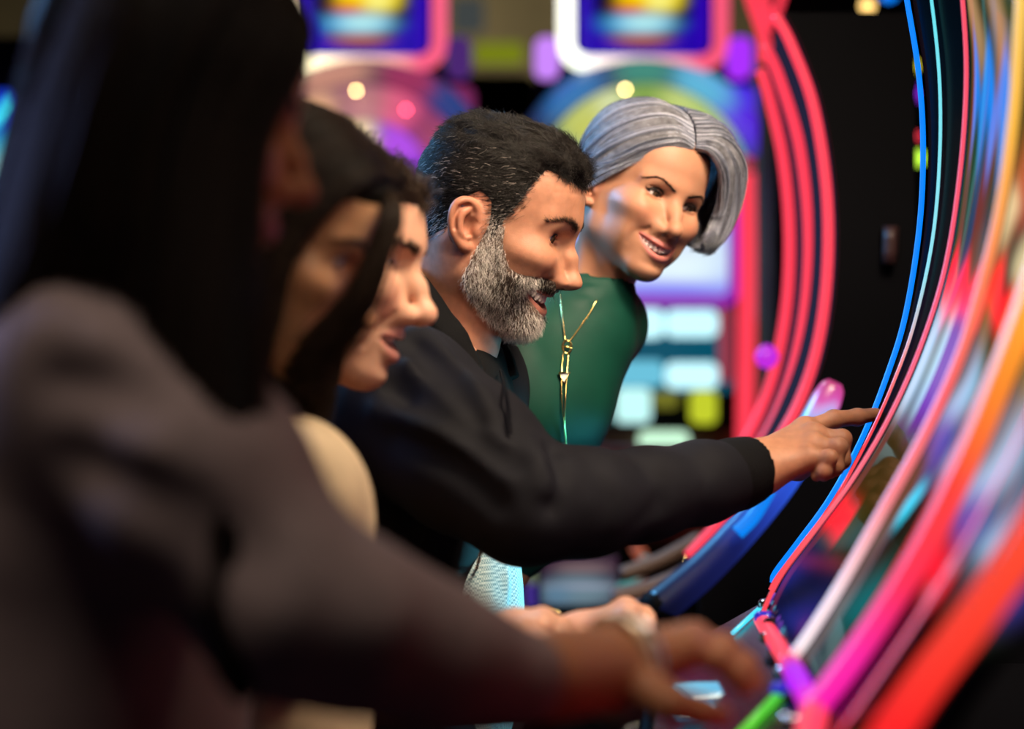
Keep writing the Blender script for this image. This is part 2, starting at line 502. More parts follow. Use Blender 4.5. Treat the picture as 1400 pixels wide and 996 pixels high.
    # ears
    if p['ear']:
        for s in (1, -1):
            T = ear_points(s)
            g.ell(T(-.006, -.002, -.003), (.0178, .0050, .0255), .006, rot=rotz(D(-24 * s)) @ roty(D(9)))
            hx = [T(.004, -.006, -.001), T(.011, .004, -.001), T(.010, .018, .001), T(.001, .027, .003), T(-.011, .026, .004), T(-.020, .017, .004),
                  T(-.0225, .003, .004), T(-.0195, -.011, .003), T(-.012, -.021, .002), T(-.003, -.028, .001), T(.004, -.028, -.001)]
            hx = cr(hx, 31)
            g.chain(hx, np.interp(np.linspace(0, 10, 31), range(11), [.003, .0036, .0036, .0036, .0038, .0038, .0036, .0036, .0045, .0058, .0050]), .0035)
            g.chain(cr([T(-.003, .017, .0035), T(-.010, .010, .0055), T(-.012, -.001, .0055), T(-.009, -.011, .0045), T(-.001, -.017, .003)], 15), .003, .005)
            g.ell(T(.002, -.004, .004), (.0085, .006, .0115), .004, op='sub')
            g.crease([T(-.004, .022, .006), T(-.014, .016, .008), T(-.0175, .003, .008), T(-.015, -.009, .007)], .002, -.0022)
            g.ell(T(.0115, -.006, .001), (.0045, .004, .0065), .004)
            g.ell(T(.002, -.0165, .003), (.004, .003, .003), .003)
    for fn in p.get('extra', ()): fn(g)
    v, F = g.mesh()
    v = relax(v, F, 2, .45)
    # colours: skin, lips, inside of the mouth
    col = np.tile(np.array(p['skin'], np.float32), (len(v), 1))
    lc = np.array(p['lipcol'], np.float32)
    x, y, z = v[:, 0], v[:, 1], v[:, 2]
    yc = np.clip(y, -w, w); qq = (1 - .72 * (np.abs(yc) / w) ** 2.2) * p['lip']
    du = (z - (zU(yc) + .0036 * qq)) / (.0046 * qq + .0012); dl = (z - (zL(yc) - .0046 * qq)) / (.0056 * qq + .0012)
    near = (x > xs(yc) - .007) & (np.abs(y) < w + .001)
    k = np.clip(1.35 - np.minimum(np.abs(du), np.abs(dl)), 0, 1) ; k = np.clip(k * 3, 0, 1) * near
    col = col * (1 - k[:, None]) + lc * k[:, None]
    inn = (x > .045) & (x < xs(yc) - .0065) & (np.abs(y) < w) & (z < zU(yc) + .002) & (z > zL(yc) - .003) & (p['gap'] > .001)
    col[inn] = (.22, .045, .04)
    if p.get('makeup'):
        for s_ in (1, -1):
            e = (((y - s_ * .0325) / .0165) ** 2 + ((z - .0035) / .0052) ** 2); kk = np.exp(-e ** 2)[:, None] * (x > .06)[:, None] * p['makeup']
            col = col * (1 - kk) + np.array((.05, .025, .02)) * kk
    red = np.exp(-((x - .085) / .02) ** 2 - ((np.abs(y) - .040) / .016) ** 2 - ((z + .036) / .018) ** 2)
    red += np.exp(-((v - [tip[0], 0, tip[2]]) ** 2).sum(1) / .012 ** 2) * .8
    red += .8 * ((np.abs(y) > .074) & (z < .02) & (z > -.06) & (x < .02) & (x > -.045))
    col = col * (1 - red[:, None] * np.array((.0, .13, .13)))
    v = warp_face(v, p)
    return v, F, col, p

def eye_geo(s, p, look=(0, 0)):
    """eyeball: own mesh with colours for white, iris and pupil; look = (turn to left, up) in radians"""
    c = np.array((.0665, s * .0315, -.0005)); r = .0128
    n, mm = 28, 40; v = []; col = []
    for i in range(n + 1):
        t = math.pi * (i / n) ** 1.35
        for j in range(mm):
            a = 2 * math.pi * j / mm
            bulge = .0008 * math.exp(-(t / .42) ** 4)
            v.append(((r + bulge) * math.cos(t), r * math.sin(t) * math.cos(a), r * math.sin(t) * math.sin(a)))
            if t < .20: cc = (.004, .004, .004)
            elif t < .46: cc = np.array(p.get('iris', (.10, .05, .02))) * (.7 + .6 * ((j * 7) % 5) / 5)
            elif t < .50: cc = (.03, .02, .015)
            else: cc = (.62, .56, .53)
            col.append(cc)
    f = [(i * mm + j, (i + 1) * mm + j, (i + 1) * mm + (j + 1) % mm, i * mm + (j + 1) % mm) for i in range(n) for j in range(mm)]
    v = np.array(v) @ (rotz(look[0]) @ roty(-look[1])).T + c - np.array((0, 0, p['eye_dn'] * .99))
    return v, np.array(f), np.array(col)

def teeth_geo(p, upper=True):
    zU, zL, xs = mouth_curves(p)
    mb = MB(); ws = [.0084, .0068, .0076, .0068, .0068, .0085]
    for s in (1, -1):
        y = 0.
        for i, wd in enumerate(ws[:p['teeth_n']]):
            yc = y + wd * .5 * (1 - .10 * i); y += wd * (1 - .13 * i)
            x = p['xs0'] - .0058 + p['teeth_x'] - 18.5 * yc ** 2
            ang = math.atan2(37 * yc, 1) * s
            ht = (.0095, .0085, .0092, .008, .0075, .007)[i] + p['teeth_h']
            zt = p['mouth_z'] + p['gap'] * .42 + .0035 + p['smile'] * (yc / p['mouth_w']) ** 2 * .7
            if upper: c = (x, s * yc, zt - ht / 2 - .0004 * (i == 1))
            else: c = (x - .003, s * yc * .93, p['mouth_z'] - p['gap'] * .58 - .0045 + p['smile'] * (yc / p['mouth_w']) ** 2 * .7)
            mb.box(c, (.0052, wd * .95, ht), rotz(ang), .0016)
    v = warp_face(np.concatenate(mb.v), p)
    return v, mb.f

# ------------------------------------------------------------------ strands
def frame_of(v, F):
    """triangles with areas and vertex normals"""
    T = np.concatenate([F[:, [0, 1, 2]], F[:, [0, 2, 3]]]) if F.shape[1] == 4 else F
    e1 = v[T[:, 1]] - v[T[:, 0]]; e2 = v[T[:, 2]] - v[T[:, 0]]
    n = np.cross(e1, e2); A = np.linalg.norm(n, axis=1)
    vn = np.zeros_like(v)
    for k in range(3):
        for c in range(3): vn[:, c] += np.bincount(T[:, k], weights=n[:, c], minlength=len(v))
    vn /= np.linalg.norm(vn, axis=1)[:, None] + 1e-12
    return T, A, vn

def sample_roots(v, F, n, dens, rng):
    """n surface points spread by area times a density (0..1 for each vertex) -> points, normals"""
    T, A, vn = frame_of(v, F)
    wgt = A * dens[T].mean(1); wgt /= wgt.sum()
    t = rng.choice(len(T), n, p=wgt)
    a = np.sqrt(rng.random(n)); b = rng.random(n)
    wv = np.stack([1 - a, a * (1 - b), a * b], 1)
    P = (v[T[t]] * wv[:, :, None]).sum(1); N = (vn[T[t]] * wv[:, :, None]).sum(1)
    return P, N / (np.linalg.norm(N, axis=1)[:, None] + 1e-12)

def strands_mesh(paths, r0, r1, cols=None, sides=3):
    """paths: (n, m, 3) polylines -> one mesh of thin tapering tubes"""
    n, m, _ = paths.shape
    T = np.gradient(paths, axis=1); T /= np.linalg.norm(T, axis=2)[:, :, None] + 1e-12
    ref = np.where(np.abs(T[:, :1, 2:3]) < .9, np.array((0, 0, 1.)), np.array((1., 0, 0)))
    a = np.cross(T, np.broadcast_to(ref, T.shape)); a /= np.linalg.norm(a, axis=2)[:, :, None] + 1e-12
    b = np.cross(T, a)
    r0 = np.broadcast_to(np.asarray(r0, float), (n,)); r1 = np.broadcast_to(np.asarray(r1, float), (n,))
    rad = r0[:, None] + (r1 - r0)[:, None] * np.linspace(0, 1, m)[None] ** 1.5
    v = np.empty((n, m, sides, 3))
    for k in range(sides):
        t = 2 * math.pi * k / sides
        v[:, :, k] = paths + rad[:, :, None] * (math.cos(t) * a + math.sin(t) * b)
    base = (np.arange(n) * m * sides)[:, None, None]; i = np.arange(m - 1)[None, :, None] * sides; k = np.arange(sides)[None, None, :]
    k2 = (k + 1) % sides
    f = np.stack([base + i + k, base + i + k2, base + i + sides + k2, base + i + sides + k], -1).reshape(-1, 4)
    c = None if cols is None else np.repeat(cols, m * sides, 0)
    return v.reshape(-1, 3), f, c

def in_poly(x, z, poly):
    P = np.asarray(poly, float); inside = np.zeros(x.shape, bool)
    for i in range(len(P)):
        (x0, z0), (x1, z1) = P[i], P[(i + 1) % len(P)]
        c = ((z0 > z) != (z1 > z)) & (x < (x1 - x0) * (z - z0) / (z1 - z0 + 1e-12) + x0)
        inside ^= c
    return inside

def pose(yaw, pitch, roll, t, sc=1.):
    """yaw 0 faces +x; positive pitch looks down; roll about the nose axis"""
    return rotz(yaw) @ roty(pitch) @ rotx(roll) * sc, np.array(t, float)

def head_of(p, name, parent, yaw, pitch, roll, loc, sc, skin, look=(0, 0), eyes=True, lower_teeth=False):
    """builds the head surface in place; returns local data for hair and a local->world function (parent given later)"""
    v, F, col, q = clay_head(**p)
    R, t = pose(D(yaw), D(pitch), D(roll), loc, sc)
    X = lambda u: np.asarray(u, float) @ R.T + t
    return v, F, col, q, X

def shell(v, F, mask, thick):
    """a skin of hair raised from the masked part of a surface"""
    T, A, vn = frame_of(v, F)
    keep = (mask[F] > .03).any(1); f = F[keep]
    used = np.unique(f); mp = np.full(len(v), -1); mp[used] = np.arange(len(used))
    nv = v[used] + vn[used] * (thick[used] * mask[used] - .0006 * (1 - mask[used]))[:, None]
    return nv, mp[f]

def vnoise(P, f, seed=0):
    """cheap smooth noise, -1..1"""
    rng = np.random.default_rng(seed); out = np.zeros(len(P))
    for i in range(7):
        k = rng.normal(size=3); k *= f * (.6 + .25 * i) / np.linalg.norm(k)
        out += np.sin(P @ k + rng.random() * 6.28)
    return out / 3.0
def unit(a): return a / (np.linalg.norm(a, axis=-1, keepdims=True) + 1e-12)
def sstep(a, b, x):
    t = np.clip((x - a) / (b - a), 0, 1); return t * t * (3 - 2 * t)

def grow(P, N, dirs, length, m=6, lift=.5, curl=0., seed=0, gravity=0.):
    """strands from roots P: leave along the normal, bend to dirs"""
    rng = np.random.default_rng(seed); n = len(P)
    length = np.broadcast_to(np.asarray(length, float), (n,))
    out = np.empty((n, m, 3)); out[:, 0] = P - N * .001
    cur = unit(N * lift + dirs * (1 - lift * .5)); q = P.copy()
    ph = rng.random(n) * 6.28; side = unit(np.cross(N, dirs))
    for i in range(1, m):
        u = i / (m - 1)
        d = unit(cur * (1 - u) + dirs * u + np.array((0, 0, -1.)) * gravity * u)
        d = unit(d + curl * (np.cos(ph + u * 7)[:, None] * side + np.sin(ph + u * 7)[:, None] * N))
        q = q + d * (length / (m - 1))[:, None]; out[:, i] = q
    return out

LAST_T = [None]
def sheet(guides, n, m, rng, spread=.004, jit=.0025, wave=0., umax=1., tip=.12, clump=0.):
    """strands between guide curves; guides: list of point lists -> (n, m, 3)"""
    G = np.stack([cr(g, m) for g in guides])            # k, m, 3
    k = len(G)
    t = rng.random(n) * (k - 1) * umax
    LAST_T[0] = t / (k - 1)
    # smooth interpolation across guides
    i = np.clip(t.astype(int), 0, k - 2); f = (t - i)[:, None, None]; f = f * f * (3 - 2 * f) * .4 + f * .6
    P = G[i] * (1 - f) + G[i + 1] * f
    T = np.gradient(P, axis=1); Xd = (G[np.clip(i + 1, 0, k - 1)] - G[i])
    Nn = unit(np.cross(T, Xd)); B = unit(np.cross(T, Nn))
    u = np.linspace(0, 1, m)[None, :, None]
    off = (rng.random(n) * 2 - 1)[:, None, None] * spread * (.25 + .75 * np.sin(np.pi * np.clip(u * .8 + .1, 0, 1)))
    jb = rng.normal(size=n)[:, None, None] * jit * u
    if clump:
        tk = np.round(t * clump) / clump; i2 = np.clip(tk.astype(int), 0, k - 2); f2 = (tk - i2)[:, None, None]
        Pc = G[i2] * (1 - f2) + G[i2 + 1] * f2
        hgt = np.sin(np.round(t * clump) * 12.9898)[:, None, None]
        P = P + (Pc - P) * .3 * np.clip(u * 2.2, 0, 1) + Nn * hgt * spread * .3 * np.clip(u * 3, 0, 1)
    P = P + Nn * off + B * jb
    if wave:
        ph = (t * 2.1)[:, None, None] + rng.normal(size=n)[:, None, None] * .35
        P = P + (Nn * np.sin(u * 9 + ph) + B * np.cos(u * 7 + ph * 1.3)) * wave * u
    # uneven ends: shorten
    sh = 1 - tip * rng.random(n)
    uu = np.linspace(0, 1, m)[None] * sh[:, None] * (m - 1)
    i0 = np.clip(uu.astype(int), 0, m - 2); fr = (uu - i0)[..., None]
    a = np.take_along_axis(P, i0[..., None].repeat(3, 2), 1); b = np.take_along_axis(P, (i0 + 1)[..., None].repeat(3, 2), 1)
    return a * (1 - fr) + b * fr

def sheet_surface(guides, nu, m, thick):
    """closed slab following the guides"""
    G = np.stack([cr(g, m) for g in guides]); S = np.stack([cr(G[:, j], nu) for j in range(m)], 1)  # nu, m, 3
    dU = np.gradient(S, axis=0); dV = np.gradient(S, axis=1); N = unit(np.cross(dV, dU))
    w = np.sin(np.pi * np.clip(np.linspace(0, 1, m) * .9 + .08, 0, 1))[None, :, None] ** .6
    A = S + N * thick * .5 * w; B = S - N * thick * .5 * w
    v = np.concatenate([A.reshape(-1, 3), B.reshape(-1, 3)]); o = nu * m
    f = []
    for i in range(nu - 1):
        for j in range(m - 1):
            q = (i * m + j, (i + 1) * m + j, (i + 1) * m + j + 1, i * m + j + 1)
            f.append(q); f.append(tuple(o + k for k in q[::-1]))
    for j in range(m - 1):
        f.append((j, j + 1, o + j + 1, o + j)); b = (nu - 1) * m
        f.append((b + j + 1, b + j, o + b + j, o + b + j + 1))
    for i in range(nu - 1):
        f.append(((i + 1) * m, i * m, o + i * m, o + (i + 1) * m)); b = m - 1
        f.append((i * m + b, (i + 1) * m + b, o + (i + 1) * m + b, o + i * m + b))
    return v, f

def lid_line(p, r, name, X, m, ext=1.0):
    """dark line of lashes along both upper lids"""
    sq = p['squint']; out = []
    for s in (1, -1):
        mb = MB(); c = np.array((.0665, s * .0315, -.0005)); pts = []
        for yy in np.linspace(-.0125, .0142 * ext, 16):
            dz = p['lid'] + .0012 * yy / .014 + sq * 1.1 * max(0, 1 - min(1, abs(yy) / .0142) ** 2) + (.0016 * max(0, yy / .0142 - .6) if ext > 1 else 0)
            dy = s * (yy + .001)
            x = c[0] + math.sqrt(max(.0150 ** 2 - dy ** 2 * .93 - dz ** 2, 1e-6))
            pts.append((x, c[1] + dy, c[2] + dz - p['eye_dn']))
        mb.tube(cr(pts, 24), r * np.sin(np.linspace(.25, 2.7, 24)) ** .5, 6)
        out.append(mesh_obj(name, X(np.concatenate(mb.v)), mb.f, m))
    return out

# ------------------------------------------------------------------ the casino hall
def structure(name, mb, m): return tag(mb.build(name, m), kind='structure')
structure('floor', MB().box((0, 6, -.05), (14, 16, .1)), mat('carpet', (.05, .022, .030), .95, noise=(9, .6), bump=(300, .6)))
structure('ceiling', MB().box((0, 6, 4.05), (14, 16, .1)), mat('ceiling_paint', (.16, .14, .11), .9, noise=(3, .2)))
structure('wall_back', MB().box((0, 13.5, 2), (14, .1, 4.2)), mat('wall_paint', (.20, .17, .11), .85, noise=(2, .25)))
structure('wall_left', MB().box((-6.5, 6, 2), (.1, 16, 4.2)), mat('wall_paint'))
structure('wall_right', MB().box((6.5, 6, 2), (.1, 16, 4.2)), mat('wall_paint'))

BLACK = mat('black_gloss', (.004, .004, .006), .22, spec=.15)
SATIN = mat('black_satin', (.002, .002, .0035), .6, spec=.06)
CHROME = mat('chrome', (.55, .58, .62), .12, 1.)
def glow(name, col, s=1.): return mat('glow_' + name, (.02, .02, .02), .35, emit=col, estr=s)
RED = glow('red', (1, .045, .085), 1.15); PINK = glow('pink', (1, .10, .16), 1.3); BLUE = glow('blue', (.0, .22, 1.), 1.1)
CYAN = glow('cyan', (.05, .75, 1.), 1.1); WHITE = glow('white', (1, .98, .93), 1.5); ORANGE = glow('orange', (1, .30, .03), 1.1)
MAGENTA = glow('magenta', (1., .02, .42), 1.1); PURPLE = glow('purple', (.42, .03, 1.), 1.0); LIME = glow('lime', (.55, .85, .06), .9)
GREEN = glow('green', (.10, .85, .02), .8); YELLOW = glow('yellow', (1, .85, .05), 1.1); AMBER = glow('amber', (1, .62, .18), 1.6); BULB = glow('bulb', (1, .68, .25), 34.)
def lit(name, rough=.12, k=1.0, coat=.0, gloss=.10):
    """a lit screen or tube: shows the colours of its picture, under glass that mirrors a little"""
    key = 'lit_' + name
    if key in MATS: return MATS[key]
    m = bpy.data.materials.new(key); m.use_nodes = True; nt = m.node_tree; nt.nodes.remove(nt.nodes['Principled BSDF'])
    a = nt.nodes.new('ShaderNodeAttribute'); a.attribute_name = 'Col'
    em = nt.nodes.new('ShaderNodeEmission'); em.inputs['Strength'].default_value = k; nt.links.new(a.outputs['Color'], em.inputs['Color'])
    gl = nt.nodes.new('ShaderNodeBsdfGlossy'); gl.inputs['Roughness'].default_value = rough; gl.inputs['Color'].default_value = (gloss, gloss, gloss, 1)
    ad = nt.nodes.new('ShaderNodeAddShader'); nt.links.new(em.outputs[0], ad.inputs[0]); nt.links.new(gl.outputs[0], ad.inputs[1])
    nt.links.new(ad.outputs[0], nt.nodes['Material Output'].inputs['Surface'])
    MATS[key] = m; return m

def grid(name, P, colf, material, parent, thick=None):
    """P: (nu, nv, 3) surface; colf(u, v) -> rgb arrays"""
    nu, nv, _ = P.shape
    u, v = np.meshgrid(np.linspace(0, 1, nu), np.linspace(0, 1, nv), indexing='ij')
    c = np.clip(colf(u.ravel(), v.ravel()), 0, None)
    i, j = np.meshgrid(np.arange(nu - 1), np.arange(nv - 1), indexing='ij'); b = (i * nv + j).ravel()
    f = np.stack([b, b + nv, b + nv + 1, b + 1], 1)
    vs = P.reshape(-1, 3)
    if thick is not None:
        vs = np.concatenate([vs, vs + thick]); n = nu * nv
        c = np.concatenate([c, np.zeros_like(c)])
        f2 = f[:, ::-1] + n
        e = []
        for j in range(nv - 1): e += [(j, j + 1, n + j + 1, n + j), (n + (nu - 1) * nv + j, n + (nu - 1) * nv + j + 1, (nu - 1) * nv + j + 1, (nu - 1) * nv + j)]
        for i in range(nu - 1): e += [(n + i * nv, n + (i + 1) * nv, (i + 1) * nv, i * nv), (i * nv + nv - 1, (i + 1) * nv + nv - 1, n + (i + 1) * nv + nv - 1, n + i * nv + nv - 1)]
        f = np.concatenate([f, f2, np.array(e)])
    o = mesh_obj(name, vs, f, material, colors=c)
    return put_under(o, parent)

def blobs(spec, base=(0, 0, 0)):
    """picture made of soft blobs: (u, v, ru, rv, rgb, hardness)"""
    def fn(u, v):
        c = np.tile(np.array(base, float), (len(u), 1))
        for (a, b, ra, rb, col, hd) in spec:
            r = ((u - a) / ra) ** 2 + ((v - b) / rb) ** 2
            k = np.exp(-r ** hd)[:, None]
            c = c * (1 - k) + np.array(col) * k
        return c
    return fn

# ------------------------------------------------------------------ the row of curved slot machines on the right
def prof(pts, Y, n=70): return cr([W(a, b, Y) for a, b in pts], n)
S1 = [(1225, -90), (1240, 0), (1256, 100), (1262, 200), (1257, 310), (1238, 430), (1212, 515), (1178, 600), (1135, 680), (1090, 742), (1060, 782), (1056, 796)]
S2 = [(1266, -90), (1281, 0), (1292, 110), (1292, 220), (1282, 330), (1258, 440), (1230, 520), (1194, 600), (1147, 685), (1100, 748), (1070, 788), (1060, 806)]
S3 = [(1305, -90), (1316, 0), (1321, 110), (1312, 240), (1291, 370), (1256, 480), (1213, 575), (1162, 660), (1110, 730), (1072, 780), (1050, 820), (1041, 846)]
S4 = [(1400, -90), (1394, 20), (1386, 150), (1368, 280), (1338, 405), (1308, 497), (1262, 597), (1205, 700), (1148, 800), (1105, 868), (1088, 892), (1080, 908)]
S5 = [(1470, 60), (1460, 180), (1440, 300), (1412, 400), (1376, 500), (1332, 610), (1282, 715), (1225, 815), (1175, 890), (1140, 938), (1122, 960), (1114, 972)]
S6 = [(1660, -60), (1640, 120), (1610, 290), (1560, 450), (1490, 590), (1400, 745), (1335, 840), (1270, 925), (1225, 990), (1180, 1060), (1140, 1120), (1120, 1160)]
C1, C2, C3, C4, C5, C6 = prof(S1, 2.70), prof(S2, 2.63), prof(S3, 2.54), prof(S4, 2.10), prof(S5, 1.86), prof(S6, 1.50)
def fine(C, n=260):
    t = np.linspace(0, len(C) - 1, n); return np.stack([np.interp(t, np.arange(len(C)), C[:, k]) for k in range(3)], 1)
def loft(a, b, n=24): t = np.linspace(0, 1, n)[:, None, None]; return a[None] * (1 - t) + b[None] * t
BACK = np.array((.035, .0, 0))

mA = empty('slot_machine', (W(1200, 700, 2.4)[0] + .1, 2.4, 0), 'curved slot machine with blue edge light that the bearded man points at', 'slot machine')
def strip(name, C, r, m, parent, n=8, flat=None): return MB().tube(C, r, n, True, flat).build(name, m, parent, True)
strip('edge_light', C1, .0032, BLUE, mA)['label'] = 'blue edge light'
nS = len(C2)
def strip_grad(name, C, r, stops, parent, k=1.0, n=10):
    """light strip whose lamps change colour along its length: stops = [(t, rgb)]"""
    v, f = tube_geo(C, r, n)
    t = np.repeat(np.linspace(0, 1, len(C)), n); ts = [q[0] for q in stops]
    c = np.stack([np.interp(t, ts, [q[1][i] for q in stops]) for i in range(3)], 1)
    o = mesh_obj(name, v, f, lit('strip', .35, k), colors=c); return put_under(o, parent)
strip_grad('edge_light', C2 + (-.006, 0, 0), .0018, [(0, (.1, .8, .9)), (.40, (.3, .8, .9)), (.52, (1, .25, .25)), (.6, (1, .06, .08)), (1, (1, .07, .1))], mA)
strip_grad('edge_light', C3, .0024, [(0, (1, .08, .13)), (.45, (1, .10, .18)), (.62, (1, .16, .22)), (.8, (1, .08, .10)), (1, (1, .05, .08))], mA)
strip_grad('edge_light', C4, .0050, [(0, (1, .7, .15)), (.2, (1, .50, .06)), (.35, (1, .22, .10)), (.5, (1, .12, .14)), (.62, (1, .25, .28)), (.74, (1, .75, .80)), (.86, (1, .85, .88)), (.94, (1, .4, .45)), (1, (1, .06, .1))], mA)
# dark bezel glass between the two outer lights, glossy
grid('bezel', loft(C1 + (.006, 0, 0), C3 + (.006, 0, 0), 12), lambda u, v: np.zeros((len(u), 3)), lit('bezel', .25, 1., 0., .03), mA, BACK)
rg = np.random.default_rng(3)
def jag(u, v, c0, amp, f, seed): return c0 + amp * np.abs(((u * f + seed) % 1) - .5) * 2
def screenA(u, v):
    """reel graphics: gold and blue streaks at the top, dark foliage, red jagged band, pale reels, painted olive hand reflection, dark lower edge"""
    st = .5 + .5 * np.sin(u * 13 + 1.5 * np.sin(v * 30)); n = .5 + .5 * np.sin(u * 8 + v * 25)
    c = np.stack([.025 + .05 * st, .030 + .03 * n, .006 + 0 * u], 1)
    def band(lo, hi, col, soft=.012, mod=1.):
        k = (1 / (1 + np.exp(-(v - lo) / soft)) * 1 / (1 + np.exp((v - hi) / soft)) * mod)[:, None]
        return lambda c: c * (1 - k) + np.array(col) * k
    c = band(.05, .17, (.60, .36, .16), mod=.8 * st)(c)
    c = band(jag(u, v, .12, .07, 3.1, .2), jag(u, v, .20, .07, 4.3, .6), (.01, .30, 1.1), .006, .95 * (u < .85) * (u > .1))(c)
    c = band(.24, .35, (.01, .075, .05), .03, .8 * n)(c)
    c = band(jag(u, v, .335, .03, 3.0, .1), jag(u, v, .40, .03, 3.4, .3), (1.5, .02, .06), .005, 1. * (u > .02))(c)
    c = band(.405, .54, (.60, .95, 1.25), .010, (.35 + .65 * (.5 + .5 * np.sin(u * 15))) * (u < .55))(c)
    c = band(.40, .56, (.22, .04, .55), .010, 1. * (np.abs(u - .72) < .20))(c)
    c = band(.54, .66, (.05, .03, .006), .012, 1. * (u < .9))(c)  # dark olive of the mirrored hand, put into the picture colour
    c = band(.655, .71, (1.4, .01, .02), .006, 1. * (u < .45))(c)
    c = band(.72, 1., (.004, .008, .05), .01, 1.)(c)
    c = band(.78, .90, (.02, .03, .30), .02, .8 * n)(c)
    return c * .85
grid('screen', loft(fine(C3 + (.004, -.004, 0)), fine(C4 + (.004, .004, 0)), 90), screenA, lit('screen', .05, 1.0, 0., .12), mA, BACK)
def screenA2(u, v):
    st = .5 + .5 * np.sin(u * 11 + 2 * np.sin(v * 25)); n = .5 + .5 * np.sin(u * 7 + v * 24)
    c = np.stack([.015 + .03 * st, .014 + .02 * n, .008 + 0 * u], 1)
    def band(lo, hi, col, soft=.012, mod=1.):
        k = (1 / (1 + np.exp(-(v - lo) / soft)) * 1 / (1 + np.exp((v - hi) / soft)) * mod)[:, None]
        return lambda c: c * (1 - k) + np.array(col) * k
    c = band(.15, .27, (.9, .14, .05), .01, .8 * n)(c)
    c = band(.25, .31, (1.3, 1.1, .6), .006, .8 * st)(c)
    c = band(jag(u, v, .31, .03, 2.5, .1), .37, (1.8, .03, .04), .005)(c)
    c = band(.37, .42, (.35, .26, .04), .01, .8 * st)(c)
    c = band(.42, .53, (.50, .85, 1.2), .010, (.2 + .8 * st) * (u < .7))(c)
    c = band(.50, .56, (.10, .08, .60), .01, n)(c)
    c = band(.57, .63, (.05, 1.1, 1.5), .006, 1. * (np.abs(u - .28 + (v - .6) * 2) < .07))(c)
    c = band(.56, .66, (.07, .045, .006), .01, 1. * (u < .20))(c)  # hand reflection again, painted as an olive patch
    c = band(.66, .76, (.01, .20, .22), .015, n)(c)
    c = band(.78, 1.0, (.004, .003, .003), .015, 1.)(c)
    return c * .72
grid('side_screen', loft(fine(C4 + (.006, -.006, 0)), fine(C5 + (.006, .010, 0)), 90), screenA2, lit('screen'), mA, BACK)
# lower frame lights
MB().tube(cr([C3[-1], .5 * (C3[-1] + C4[-1]), C4[-1]], 12), .0085, 10).build('frame_light', RED, mA, True)
strip_grad('frame_light', cr([C4[-1], .5 * (C4[-1] + C5[-1]), C5[-1]], 16), .0095, [(0, (1, .06, .12)), (.25, (.5, .02, .9)), (.6, (.55, .01, 1.)), (1, (1, .02, .5))], mA)
# cabinet: side panels follow the curve, extruded away from the players
def side_panel(C, depth, y0, y1, name, parent, m=BLACK, bottom=.30):
    poly = [(p[0] + .012, p[2]) for p in C[::3]]
    top, bot = poly[0], poly[-1]
    xr = max(p[0] for p in poly) + depth
    poly = poly + [(bot[0] + .03, bottom), (xr, bottom), (xr, top[1])]
    return MB().prism(poly, y0, y1).build(name, m, parent)
side_panel(C1, .32, 2.675, 2.70, 'side_panel', mA, SATIN, .02)
MB().box((W(1250, 900, 2.3)[0] + .10, 2.30, .42), (.40, .74, .80)).build('base_cabinet', SATIN, mA)

# button deck with chrome edge and lit buttons
dk = []
def W3(a): return W(*a)
deckA = MB()
pa, pb, pc, pd = W(1062, 812, 2.66), W(1120, 985, 1.86), W(880, 1120, 1.86), W(905, 900, 2.66)
v = np.array([pa, pb, pc, pd]); deckA.add(np.concatenate([v, v - (0, 0, .045)]), [(0, 1, 2, 3), (7, 6, 5, 4), (0, 4, 5, 1), (1, 5, 6, 2), (2, 6, 7, 3), (3, 7, 4, 0)])
deckA.build('button_deck', BLACK, mA)
def on_deck(s, t, h=0.): return (pa * (1 - t) + pb * t) * (1 - s) + (pd * (1 - t) + pc * t) * s + np.array((0, 0, h))
strip('trim_light', [on_deck(.02, .02, .004), on_deck(.40, .16, .004)], .0026, CYAN, mA)
strip('trim_light', [on_deck(.10, .74, .004), on_deck(.45, .88, .004)], .0038, GREEN, mA)
for k, t in enumerate(np.linspace(.06, .93, 17)):
    a = on_deck(.015, t, .006)
    MB().box(a, (.018, .020, .014), rotz(D(-8)), .004).build('deck_button', [CHROME, mat('aqua_button', (.05, .2, .28), .15, emit=(.02, .30, .5), estr=.5), mat('violet_button', (.05, .03, .2), .15, emit=(.18, .05, .6), estr=.5)][(k * 2 + k // 3) % 3], mA)
for k, t in enumerate(np.linspace(.10, .96, 10)):
    a = on_deck(.09 + .05 * (k % 2), t, .005)
    MB().lathe([(.009, -.004), (.012, -.003), (.012, .003), (.009, .006), (.003, .0065)], a, 18).build('round_button', [CHROME, mat('deep_blue_button', (.02, .02, .2), .15, emit=(.02, .02, .75), estr=.5), BLACK][k % 3], mA, True)
for k in range(3):
    a = on_deck(.62 + .05 * k, .50 + .05 * k, .004)
    MB().box(a, (.05, .085, .006), rotz(D(8)), .003).build('info_card', mat('aqua_card', (.02, .2, .3), .2, emit=(.0, .28, .48), estr=.8), mA)

